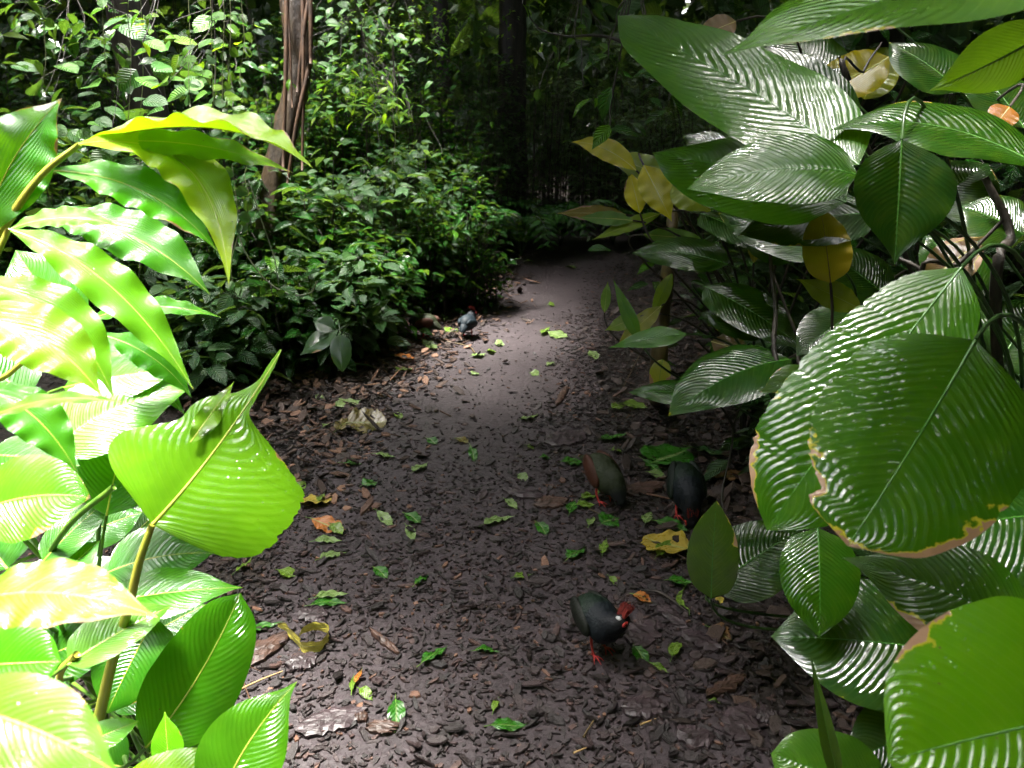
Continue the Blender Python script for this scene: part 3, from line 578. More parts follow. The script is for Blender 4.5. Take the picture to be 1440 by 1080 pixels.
back += [(-1.3, 7.5, 1.95, .7, 50, 26, .095, 'shrub', 'leafy bank rising behind the bush with the glinting top', .12), (-.75, 8.1, 1.6, .55, 46, 26, .08, 'shrub', 'leafy bank at the top of the path bend', .05), (-2.0, 7.0, 1.7, .6, 46, 24, .10, 'shrub', 'leafy bank right behind the leaning trunk', .05),
         (-3.4, 8.3, 2.9, 1.1, 60, 30, .11, 'shrub', 'leafy wall behind the hanging vines', .0), (-1.3, 9.6, 2.7, 1.0, 60, 30, .085, 'shrub', 'leafy wall right of the leaning tree', .05),
         (-4.9, 6.8, 2.5, 1.0, 60, 30, .12, 'shrub', 'leafy wall at the top left corner', .0), (-2.2, 8.9, 2.8, 1.0, 60, 30, .09, 'shrub', 'leafy wall straight behind the leaning tree', .05)]
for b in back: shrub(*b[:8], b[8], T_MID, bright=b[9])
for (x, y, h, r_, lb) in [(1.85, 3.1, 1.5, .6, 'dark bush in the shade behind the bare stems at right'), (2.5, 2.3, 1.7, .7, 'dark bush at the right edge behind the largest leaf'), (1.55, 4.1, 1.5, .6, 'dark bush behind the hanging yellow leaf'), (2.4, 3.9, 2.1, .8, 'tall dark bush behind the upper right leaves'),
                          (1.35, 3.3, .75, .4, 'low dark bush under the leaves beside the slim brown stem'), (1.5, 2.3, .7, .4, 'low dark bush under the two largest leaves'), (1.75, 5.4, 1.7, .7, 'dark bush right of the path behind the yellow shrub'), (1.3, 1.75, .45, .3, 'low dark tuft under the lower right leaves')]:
    shrub(x, y, h, r_, 40, 20, .13, 'far', lb, T_MID, t0=.02, bright=-.1)  # leaf tone shifted down to keep the shaded gaps dark
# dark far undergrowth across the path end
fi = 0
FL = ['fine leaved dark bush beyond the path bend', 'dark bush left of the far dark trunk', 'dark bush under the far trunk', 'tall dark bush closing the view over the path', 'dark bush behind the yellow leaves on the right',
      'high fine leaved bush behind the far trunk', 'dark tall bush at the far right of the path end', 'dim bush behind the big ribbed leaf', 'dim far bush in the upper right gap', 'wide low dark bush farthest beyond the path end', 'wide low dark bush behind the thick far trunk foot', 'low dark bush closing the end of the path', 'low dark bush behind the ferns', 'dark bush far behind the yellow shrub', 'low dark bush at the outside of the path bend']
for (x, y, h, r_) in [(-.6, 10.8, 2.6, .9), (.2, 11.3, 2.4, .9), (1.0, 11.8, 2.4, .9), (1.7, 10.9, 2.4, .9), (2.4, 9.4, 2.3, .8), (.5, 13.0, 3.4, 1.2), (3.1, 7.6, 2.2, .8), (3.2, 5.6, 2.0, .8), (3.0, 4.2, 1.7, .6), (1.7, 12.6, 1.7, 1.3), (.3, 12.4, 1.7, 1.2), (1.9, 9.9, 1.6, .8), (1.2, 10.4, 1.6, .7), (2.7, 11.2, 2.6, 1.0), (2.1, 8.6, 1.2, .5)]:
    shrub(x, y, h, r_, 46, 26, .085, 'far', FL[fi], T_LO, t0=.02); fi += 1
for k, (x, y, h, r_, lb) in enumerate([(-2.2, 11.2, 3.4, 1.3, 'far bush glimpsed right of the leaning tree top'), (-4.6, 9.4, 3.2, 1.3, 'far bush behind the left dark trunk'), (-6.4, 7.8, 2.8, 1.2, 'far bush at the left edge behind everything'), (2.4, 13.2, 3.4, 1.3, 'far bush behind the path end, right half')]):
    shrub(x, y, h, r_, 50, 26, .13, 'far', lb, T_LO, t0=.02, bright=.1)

# ferns and strappy clumps at the path end
def fern(x, y, s, label, n=12):
    o = empty('fern', (x, y, hz(x, y)), label, 'fern', None); PP = []; DD = []; NN = []; SS = []; st = Bag(); b = np.array([x, y, hz(x, y)])
    for k in range(n):
        a = k * 2.4 + rng.uniform(-.3, .3); L = s * rng.uniform(.7, 1.1); d = np.array([math.cos(a), math.sin(a), 0])
        c = bez(b, b + d * .15 * L + [0, 0, .6 * L], b + d * .6 * L + [0, 0, .8 * L], b + d * L + [0, 0, .35 * L], 14); v, f = tube(c, np.linspace(.004, .001, 14), 4); st.add(v, f)
        T = nrmr(np.gradient(c, axis=0)); sd_ = nrmr(np.cross(T, [0, 0, 1.0]))
        for i in range(2, 14):
            for sg in (-1, 1): PP.append(c[i]); DD.append(sd_[i] * sg + T[i] * .5); NN.append(np.cross(sd_[i], T[i])); SS.append(.25 * L * math.sin(3.14 * (i + 1) / 16) + .02)
    st.build('stem', M['stalk_dark'], o); leafset('frond', T_LONG, np.array(PP), np.array(DD), np.array(NN), np.array(SS), rng.uniform(.2, .8, len(PP)), 'shrub', o)
fern(.1, 8.5, .8, 'dark fern at the path bend beside the glinting bush'); fern(.55, 9.1, .8, 'dark fern under the far trunk, end of the path'); fern(1.15, 9.2, .7, 'dark fern behind the brown hanging leaf')
fern(-.35, 9.2, .8, 'dim fern behind the glinting bush top')

# ------------------------------------------------------------------ trees
def holes(x, y, z):  # openings shaped to let sun onto chosen plants and patches
    w = .10 * snoise(x, y, 2.5, 77); dz = z - 3.3; g_ = np.clip(dz, 0, 9) * .2; x = x + .237 * dz; y = y - .130 * dz   # follow the light up through the crowns
    h1 = (np.maximum(np.abs(x + 2.3) / (1.25 + g_), np.abs(y - .8) / (1.6 + g_)) < 1 + w) | (np.maximum(np.abs(x + 1.4) / (.62 + g_), np.abs(y - .2) / (1.15 + g_)) < 1 + w)
    h2 = ((x - 1.0) / (.85 + g_))**2 + ((y - 1.85) / (1.15 + g_))**2 < 1 + w
    h3 = ((x + 2.05) / (1.75 + g_))**2 + ((y - 6.2) / (1.6 + g_))**2 < 1 + w
    h4 = ((x + .95) / (.45 + g_))**2 + ((y - 4.95) / (.6 + g_))**2 < 1 + w
    return h1 | h2 | h3 | h4
def crown(parent, c, rad, n, size, mat='canopy', tmp=T_LO, clumps=26, name='crown'):
    ck = nrmr(rng.normal(0, 1, (clumps, 3))) * rng.uniform(.15, 1, (clumps, 1))**.5 * np.array(rad) + np.array(c)
    i = rng.integers(0, clumps, n); p = ck[i] + rng.normal(0, 1, (n, 3)) * np.array(rad) * .17
    p = p[~holes(p[:, 0], p[:, 1], p[:, 2])]; n = len(p); D = rng.normal(0, 1, (n, 3)) + [0, 0, -.3]; Nv = rng.normal(0, .5, (n, 3)) + [0, 0, 1]
    leafset(name, tmp, p, D, Nv, size * rng.uniform(.6, 1.3, n), rng.uniform(0, 1, n), mat, parent)
def limbs(parent, top, c, rad, n, r0, mat):
    b = Bag()
    for k in range(n):
        e = np.array(c) + nrm(rng.normal(0, 1, 3)) * np.array(rad) * .6; v, f = tube(bez(np.array(top), np.array(top) + [0, 0, .4], (np.array(top) + e) / 2 + [0, 0, .4], e, 10), np.linspace(r0, .012, 10), 6); b.add(v, f)
    b.build('limb', M[mat], parent)
def tree(pts, r0, r1, label, crowns, mat='bark', sides=16, rough=.004, lobes=0):
    b = pts[0]; o = empty('tree', (b[0], b[1], hz(b[0], b[1])), label, 'tree'); c = cat(pts, 44); V, F = tube(c, np.linspace(r0, r1, 44), sides)
    # fluted, irregular trunk
    V = V.reshape(44, sides, 3); ang = np.linspace(0, 6.28, sides, endpoint=False)
    fl = 1 + .12 * np.sin(ang * 3 + 1)[None] + .06 * np.sin(ang * 5 + np.linspace(0, 5, 44)[:, None]); V = c[:, None] + (V - c[:, None]) * fl[..., None]
    V += rng.normal(0, rough, V.shape); mk('trunk', V.reshape(-1, 3), F, M[mat], o)
    limbs(o, pts[-1], crowns[0][0], crowns[0][1], 9, r1 * .6, mat)
    for (cc, rad, n, size) in crowns: crown(o, cc, rad, n, size)
    return o
tb = G(372, 470); tb[2] = hz(tb[0], tb[1])
D1 = 5.2
lt = tree([tb - [0, 0, .1], P(374, 380, D1), P(378, 300, D1), P(392, 225, D1), P(412, 150, D1), P(422, 90, D1), P(415, 20, D1), P(412, -80, D1 + .1), P(430, -400, D1 + .6)], .075, .082,
     'leaning brown tree with hanging roots on the left side of the path', [((-2.6, 7.4, 5.2), (2.6, 2.6, 1.3), 3600, .26)])
for (xa, ya, xb, yb, w_) in [(398, -60, 411, 152, .012), (432, -60, 437, 90, .022), (446, -60, 418, 130, .02), (425, -60, 425, 240, .016), (404, -80, 398, 240, .02), (436, 90, 404, 260, .018)]:
    pp = [P(xa, ya, D1 - .12), P((xa + xb) / 2 + rng.uniform(-4, 4), (ya + yb) / 2, D1 - .13), P(xb, yb, D1 - .11)]
    tube_obj('root', cat(pp, 16), np.linspace(w_, w_ * .5, 16), M['bark_red'], lt, 7)
tree([np.array([.02, 11.6, -.1]), np.array([-.02, 11.6, 1.5]), np.array([.0, 11.6, 3]), np.array([.1, 11.7, 5])], .20, .15, 'dark far trunk straight ahead above the path bend', [((.5, 11.5, 5.2), (3.2, 2.6, 1.5), 4200, .3)], 'bark_dark')
tree([np.array([-.95, 10.6, -.1]), np.array([-.85, 10.6, 1.5]), np.array([-.9, 10.6, 4])], .10, .08, 'slim dark far trunk left of the thicker far trunk', [((-2.2, 11.6, 5.2), (2.4, 2.2, 1.3), 2600, .3)], 'bark_dark')
tree([np.array([-2.75, 6.4, -.1]), np.array([-2.75, 6.4, 1.5]), np.array([-2.9, 6.4, 4])], .16, .13, 'dark trunk behind the hanging vines at upper left', [((-5.6, 8.6, 5.0), (2.6, 2.4, 1.4), 3600, .28)], 'bark_dark')
tree([np.array([2.35, 3.3, -.1]), np.array([2.0, 3.0, .8]), np.array([2.15, 3.1, 1.8]), np.array([2.6, 3.4, 4.0])], .10, .08, 'dark crooked tree behind the right hand leaves, unseen crowns added for shade', [((3.0, 4.2, 4.6), (2.4, 2.6, 1.1), 4600, .26), ((2.8, .9, 4.4), (1.7, 1.9, .9), 2600, .26)], 'bark_dark')  # crowns out of view, added to keep light off the right side
tree([np.array([3.6, 8.2, -.1]), np.array([3.5, 8.2, 2]), np.array([3.2, 8.2, 4.4])], .18, .13, 'dark tree beyond the path at right, hidden by leaves', [((2.2, 7.6, 5.2), (3.2, 2.6, 1.3), 5200, .28)], 'bark_dark')
# slim brown stem right of the path
q = G(925, 560)
sx = empty('sapling', (q[0], q[1], hz(q[0], q[1])), 'slim brown stem with a few yellow leaves right of the path', 'sapling')
dS = 3.35
tube_obj('trunk', cat([q + [0, 0, -.03], P(926, 520, dS), P(930, 450, dS - .05), P(938, 395, dS - .1), P(944, 330, dS - .1), P(950, 250, dS)], 26), np.linspace(.042, .02, 26), M['twig'], sx, 10, .001)
big_leaf(sx, (945, 385), 3.2, (915, 455), 20, (-.5, -.8, .3), prf='narrow', mat='ginger', col=(.2, .3, .01), stalk=False, brown=.4)
big_leaf(sx, (932, 505), 3.2, (925, 552), 28, (-.4, -.8, .3), prf='round', mat='ginger', col=(.28, .28, .02), stalk=False, brown=1.0)

# unseen canopy added to block sky and sun, with openings over chosen plants
nC = 47000; xc = rng.uniform(-30, 30, nC); yc = rng.uniform(-26, 33, nC); zc = 4.6 + rng.gamma(2, .5, nC) + .06 * np.hypot(xc, yc - 2); sC = rng.uniform(.5, 1.1, nC)
nD = 15000; xd = rng.uniform(-6, 6, nD); yd = rng.uniform(-4, 8.2, nD); zd = rng.uniform(3.05, 3.7, nD); sD = rng.uniform(.18, .42, nD)
nE = 1500; xd = np.concatenate([xd, rng.uniform(-1.9, .2, nE)]); yd = np.concatenate([yd, rng.uniform(1.9, 6, nE)]); zd = np.concatenate([zd, rng.uniform(3.1, 3.7, nE)]); sD = np.concatenate([sD, rng.uniform(.2, .35, nE)])  # extra leaves added to keep sun flecks off the path
xc = np.concatenate([xc, xd]); yc = np.concatenate([yc, yd]); zc = np.concatenate([zc, zd]); sC = np.concatenate([sC, sD])
k_ = ~(holes(xc, yc, zc) | ((sC > .5) & (holes(xc + .4, yc, zc) | holes(xc - .4, yc, zc) | holes(xc, yc + .4, zc) | holes(xc, yc - .4, zc)))); pC = np.stack([xc, yc, zc], 1)[k_]; sC = sC[k_]
for (n_, x0_, x1_, y0_, y1_) in ((430, .1, 1.9, .65, 3.05), (700, -3.9, -.2, 4.5, 7.9), (60, -1.45, -.45, 4.3, 5.6)):  # loose leaves put back into the openings to dim the light
    pC = np.vstack([pC, np.stack([rng.uniform(x0_, x1_, n_), rng.uniform(y0_, y1_, n_), rng.uniform(3.1, 3.6, n_)], 1)]); sC = np.concatenate([sC, rng.uniform(.13, .26, n_)])
nC = len(pC)
V, F, r1, uv = put(T_LO, pC, rng.normal(0, 1, (nC, 3)) * [1, 1, .4], rng.normal(0, .4, (nC, 3)) + [0, 0, 1], sC, rng.uniform(0, 1, nC))
tag(mk('shade_canopy', V, F, M['canopy'], None, uv, r1), 'unseen leaf canopy added overhead for shade, with openings cut for the light', 'canopy', None, 'stuff')
# far forest mass
nG = 14000; a = rng.uniform(0, 6.28, nG); rr = rng.uniform(25, 29, nG); V, F, r1, uv = put(T_LO, np.stack([np.sin(a) * rr, np.cos(a) * rr + 2, rng.uniform(0, 1, nG)**1.5 * 13], 1), rng.normal(0, 1, (nG, 3)), rng.normal(0, 1, (nG, 3)), rng.uniform(1.5, 2.8, nG), rng.uniform(0, .5, nG))
tag(mk('far_forest', V, F, M['far'], None, uv, r1), 'shadowy far off trees closing the view behind everything', 'forest', None, 'stuff')
nF = 34000; a = rng.uniform(0, 6.28, nF); rr = rng.uniform(17, 24, nF); zz = rng.uniform(0, 1, nF)**1.2 * (8.5 + 2 * np.sin(a * 7) + 1.2 * np.sin(a * 17))
pF = np.stack([np.sin(a) * rr, np.cos(a) * rr + 2, zz], 1); V, F, r1, uv = put(T_LO, pF, rng.normal(0, 1, (nF, 3)), rng.normal(0, 1, (nF, 3)), rng.uniform(.5, 1.1, nF), rng.uniform(0, .8, nF))
tag(mk('far_forest', V, F, M['far'], None, uv, r1), 'dark mass of forest all round the clearing', 'forest', None, 'stuff')

# ------------------------------------------------------------------ hanging vines with round leaves
def vine(px, y0, y1, d, label, nl, r_=.0022, sway=6, size=.055, mat='vine', bright=.0, path=None, tmp=T_ROUND):
    pts = path if path else [(px + rng.uniform(-sway, sway), v) for v in np.linspace(y0, y1, 5)]
    c = cat([P(a, b, d) for a, b in pts], 40); o = empty('hanging_vine', c[-1], label, 'vine', 'vines hanging down on the left')
    tube_obj('stem', c, r_, M['vinestem'], o, 5)
    t = rng.uniform(.02, .98, nl) * 39; p = np.stack([np.interp(t, np.arange(40), c[:, j]) for j in range(3)], 1)
    out = np.stack([rng.normal(0, 1, nl), rng.normal(-.3, .6, nl), rng.normal(-.35, .35, nl)], 1)
    leafset('foliage', tmp, p, out, np.stack([rng.normal(0, .5, nl), rng.normal(-.9, .4, nl), rng.normal(.7, .5, nl)], 1), size * rng.uniform(.6, 1.3, nl), np.clip(rng.uniform(0, .8, nl) + bright, 0, 1), mat, o)
for i, (px, y0, y1, d, nl) in enumerate([(262, -40, 150, 4.4, 6), (296, -40, 190, 4.3, 9), (312, -40, 195, 4.2, 9), (322, -40, 185, 4.4, 7), (342, -40, 160, 4.5, 6), (183, -40, 180, 4.2, 6), (150, -40, 110, 4.3, 5), (330, 230, 420, 4.1, 12), (350, 220, 330, 4.2, 7), (552, 40, 250, 6.2, 4), (200, -40, 260, 4.8, 7), (60, -40, 130, 4.3, 6)]):
    vine(px, y0, y1, d, 'thin hanging vine strung with small round leaves, left of the path', nl)
vine(0, 0, 0, 4.0, 'vine looping down and right across the dark bushes', 7, .004, path=[(335, 330), (348, 360), (375, 395), (408, 414), (436, 412), (446, 395)], size=.04)
vine(0, 0, 0, 4.05, 'vine trailing beside the looping one', 5, .003, path=[(352, 260), (368, 310), (385, 360), (392, 400)], size=.045)
# larger mid green heart leaves
def spray(px, py, d, n, sx_, sy_, size, mat, label, tmp=T_MID, name='climber', cat_='climber', bright=.0, flat=.0):
    c = P(px, py, d); o = empty(name, c - [0, 0, .3], label, cat_); p = np.stack([rng.normal(px, sx_, n), rng.normal(py, sy_, n)], 1)
    Pp = np.array([P(a, b, d + rng.normal(0, .18)) for a, b in p]); D = np.stack([rng.normal(0, 1, n), rng.normal(-.2, .5, n), rng.normal(-.25, .3, n)], 1)
    st = Bag()
    for k in range(0, n, 3 if n < 40 else 9):
        v, f = tube(bez(c + [0, .25, .5], c + [0, .3, .2], Pp[k] + [0, .15, .1], Pp[k], 8), .0025 if n < 40 else .0015, 4); st.add(v, f)
    st.build('stem', M['bark_dark'], o)
    leafset('foliage', tmp, Pp, D, np.stack([rng.normal(0, .35, n), rng.normal(-.5, .3, n), np.ones(n)], 1), size * rng.uniform(.6, 1.3, n), np.clip(rng.uniform(0, 1, n) + bright, 0, 1), mat, o)
spray(150, 120, 4.8, 70, 75, 60, .13, 'vine', 'climber with rounded mid green leaves above the ginger', T_ROUND)
spray(290, 110, 4.7, 34, 40, 60, .11, 'lit_leaf', 'climber with bright rounded leaves among the hanging vines', T_ROUND)
spray(205, 30, 4.2, 14, 14, 20, .085, 'lit_leaf', 'bright yellow green sprig at the top left', T_MID, 'sprig', 'sprig', .3)
spray(30, 20, 3.6, 12, 25, 20, .11, 'lit_leaf', 'bright leaf tuft in the top left corner', T_LONG, 'sprig', 'sprig')
spray(505, 135, 5.9, 90, 34, 20, .085, 'lit_leaf', 'spray with sunlight put into its green, right of the leaning trunk', T_LONG, 'leafy_branch', 'branch', .1)
spray(550, 155, 6.0, 36, 18, 14, .09, 'lit_leaf', 'drooping bright leaves at the right end of the sunlit spray', T_LONG, 'leafy_branch', 'branch', .2)
spray(560, 40, 6.8, 160, 45, 25, .05, 'lit_leaf', 'cloud of tiny leaves coloured as sunlit, high above the sunlit spray', T_MID, 'leafy_branch', 'branch', -.1)
spray(650, 25, 8.0, 200, 60, 25, .05, 'lit_leaf', 'tiny bright leaves high in the middle of the view', T_MID, 'leafy_branch', 'branch', -.2)
spray(470, 20, 6.0, 50, 40, 24, .10, 'vine', 'mid green leaves at the top right of the leaning trunk', T_MID, 'leafy_branch', 'branch')
spray(500, 80, 6.4, 130, 60, 40, .085, 'vine', 'green climber curtain right of the leaning trunk', T_MID)
spray(600, 120, 7.6, 150, 60, 50, .07, 'shrub', 'dark green curtain of leaves above the glinting bushes', T_MID, bright=.2)
spray(80, 60, 4.9, 110, 70, 45, .10, 'shrub', 'dark curtain of leaves in the top left corner', T_MID, bright=.15)
spray(330, 60, 5.2, 80, 40, 60, .09, 'shrub', 'dark curtain of leaves left of the leaning trunk', T_MID, bright=.2)
spray(590, 215, 6.9, 12, 16, 6, .10, 'lit_leaf', 'three leaves in lit green on top of the glinting bush', T_LONG, 'sprig', 'sprig')
spray(683, 380, 6.2, 7, 6, 26, .10, 'lit_leaf', 'green leaves dangling at the bush edge by the path', T_LONG, 'sprig', 'sprig', -.2)
spray(820, 70, 4.6, 26, 30, 30, .08, 'vine', 'green leaves on the thin dark branch left of the ribbed leaf', T_MID, 'leafy_branch', 'branch')
spray(905, 110, 2.6, 22, 30, 40, .10, 'shrub', 'dark leaves just behind the ribbed leaf', T_MID, 'leafy_branch', 'branch', .2)
tube_obj('dark_branch', cat([P(740, 18, 4.6), P(762, 42, 4.6), P(800, 51, 4.5), P(842, 50, 4.4), P(880, 62, 4.3), P(960, 110, 4.2)], 24), np.linspace(.003, .012, 24), M['bark_dark'], None, 6)
tag(bpy.data.objects['dark_branch'], 'thin dark bare branch curving across above the path', 'branch')
spray(742, 8, 4.6, 6, 8, 6, .09, 'lit_leaf', 'bright leaf tuft at the tip of the thin dark branch', T_LONG, 'sprig', 'sprig', .3)
spray(1180, 60, 3.2, 60, 90, 60, .09, 'shrub', 'dark leaves filling the gap under the topmost right leaf', T_LONG, 'leafy_branch', 'branch', .2)
spray(1360, 300, 2.9, 80, 80, 90, .10, 'shrub', 'dark leaves in the shade at the right edge', T_MID, 'leafy_branch', 'branch')
spray(1000, 420, 3.4, 50, 70, 60, .10, 'shrub', 'dark leaves under the low right hand plant', T_MID, 'leafy_branch', 'branch')

# yellow leafed shrub on the right
yp = empty('yellow_shrub', (1.1, 3.4, hz(1.1, 3.4)), 'shrub with yellow and yellow green leaves behind the ribbed leaves', 'shrub')
def yl(b, d, tip, w, N_=(-.2, -.75, .5), **k):
    q = dict(prf='ovate', mat='ginger', col=(.55, .48, .0), arch=.06, sm='bark_dark', rib='rib_y', wave=.012, n=40, m=6); q.update(k); return big_leaf(yp, b, d, tip, w, N_, **q)
yl((895, 240), 2.9, (803, 200), 34, bow=(0, -10)); yl((960, 262), 2.9, (850, 215), 44, col=(.2, .28, .01)); yl((905, 232), 2.9, (945, 312), 46); yl((950, 250), 2.8, (1000, 300), 60, col=(.24, .3, .01))
yl((900, 300), 2.9, (885, 240), 30); yl((880, 302), 3.0, (783, 300), 24, col=(.16, .08, .01), brown=.9); yl((930, 300), 2.9, (832, 338), 20, col=(.2, .3, .02)); yl((890, 310), 2.9, (812, 306), 22, col=(.08, .2, .03))
yl((1250, 80), 2.4, (1142, 118), 66, (-.2, -.85, .3), col=(.5, .40, .0), prf='round', bow=(0, 10)); yl((1215, 140), 2.45, (1248, 66), 60, col=(.34, .38, .01), prf='round')
yl((1168, 398), 1.85, (1154, 292), 66, (-.2, -.85, .45), col=(.55, .38, .02), prf='broad', brown=.25, label='yellow leaf hanging with its point up', rib='twig'); yl((1212, 436), 1.9, (1120, 392), 42, col=(.34, .36, .01))
yl((1420, 150), 1.9, (1398, 178), 40, col=(.40, .13, .01), prf='round', brown=.2); yl((1440, 210), 1.95, (1372, 212), 22, col=(.36, .10, .01)); yl((1035, 30), 2.2, (985, 52), 40, col=(.24, .10, .05), prf='round')
yl((1360, 300), 2.6, (1310, 250), 50, col=(.22, .28, .01)); yl((1060, 370), 2.7, (1064, 310), 20, col=(.3, .2, .02)); yl((905, 330), 3.0, (1000, 340), 26, col=(.1, .24, .02)); yl((850, 440), 3.3, (855, 395), 14, col=(.12, .26, .02))
yl((900, 445), 3.2, (850, 465), 22, col=(.16, .26, .02)); yl((930, 430), 3.2, (865, 490), 26, col=(.24, .24, .02), brown=.5); yl((1330, 640), 1.95, (1400, 660), 60, col=(.14, .05, .02), brown=.7)
yl((1000, 480), 3.0, (1060, 500), 40, col=(.12, .05, .02), brown=.7); yl((1300, 400), 2.0, (1390, 330), 60, col=(.10, .04, .02), brown=.6)
# bare dark stems on the right
bd = empty('bare_shrub', (1.75, 2.5, hz(1.75, 2.5)), 'leafless dark twiggy shrub against the yellow leaf at upper right', 'shrub'); root = np.array(bd['off'])
for i, (pts, r_) in enumerate([([(1205, 160, 2.2), (1195, 110, 2.2), (1180, 80, 2.2)], .005), ([(1205, 160, 2.2), (1215, 100, 2.2), (1240, 60, 2.25)], .004), ([(1330, 440, 2.1), (1250, 350, 2.1), (1190, 235, 2.05)], .006),
                               ([(1400, 420, 2.0), (1420, 330, 2.0), (1385, 250, 2.0)], .014), ([(1300, 420, 2.0), (1350, 370, 1.95), (1410, 310, 1.9)], .007), ([(1160, 560, 2.3), (1120, 470, 2.3), (1085, 380, 2.3)], .006), ([(1130, 570, 2.3), (1090, 420, 2.4), (1080, 310, 2.4)], .008),
                               ([(1060, 760, 2.3), (1030, 620, 2.3), (1055, 540, 2.25)], .003)]):
    tube_obj('stem', cat([root] + [P(*a) for a in pts], 24), np.linspace(r_ * 1.3, r_ * .6, 24), M['bark_dark'], bd, 6, .0004)

# ------------------------------------------------------------------ things lying on the ground
def gpt(px, py, lift=.012):
    q = G(px, py); q[2] = hz(q[0], q[1]) + lift; return q
LC = {'green': (.018, .13, .006), 'pale': (.17, .27, .08), 'lime': (.12, .22, .02), 'yellow': (.44, .33, .05), 'brown': (.16, .08, .03), 'orange': (.40, .14, .03), 'olive': (.15, .12, .03), 'dark': (.02, .09, .02)}
def fallen(px, py, L, W, ang, c, label, group=None, curl=.25, fold=.25, prf='ovate', bend=0.0, rag=.06, tilt=0.0, lift=.010, name='fallen_leaf', cat_='fallen leaf', col=None, wave=.03):
    """L, W photographed length and width in px; ang photographed angle in degrees (0 = right, 90 = up/away)"""
    q = gpt(px, py, lift); dep = (q - CO) @ FW; m_ = dep / FPX; fs = abs(ray(px, py)[2]) / np.linalg.norm(ray(px, py))
    a = R(ang); v = np.array([math.cos(a) * L * m_, math.sin(a) * L * m_ / fs, 0]); Lr = np.linalg.norm(v); T0 = v / Lr; S0 = np.array([-T0[1], T0[0], 0])
    k = abs(S0[0] * math.sin(a) - S0[1] * fs * math.cos(a)); Wr = W * m_ / max(k, .3) / 2
    n = 22; t = np.linspace(0, 1, n); C_ = q + T0 * ((t - .5) * Lr)[:, None] + S0 * (bend * Lr * (1 - (2 * t - 1)**2))[:, None]
    C_[:, 2] += curl * Lr * .35 * (2 * t - 1)**2 * 1.0 + .006 * np.sin(t * 5) + tilt * Lr * t
    sd_ = int(px * 13 + py)
    V, F, uv, _ = leaf_geo(C_, S0 + np.array([0, 0, (sd_ % 7 - 3) * .08]), prof(prf, t) * Wr, prof(prf, t) * Wr, n, 4, fold, .1, wave * Lr, 3, sd_, rag, np.array([0, 0, 1.0]))
    V[:, 2] = np.maximum(V[:, 2], q[2] - .004)
    o = mk(name, V, F, M['fallen'], None, uv, own=True); o.color = (*(col or LC[c]), 1)
    off = np.array(o['off']); tag(o, label, cat_, group)
    RV, RF = tube(np.vstack([C_[0] - T0 * .18 * Lr + [0, 0, -.002], C_]), np.concatenate([[.0012], np.linspace(.0014, .0004, n)]), 4); mk('midrib', RV, RF, M['stalk'], o)
    return o
A = 'fallen leaves on the path'
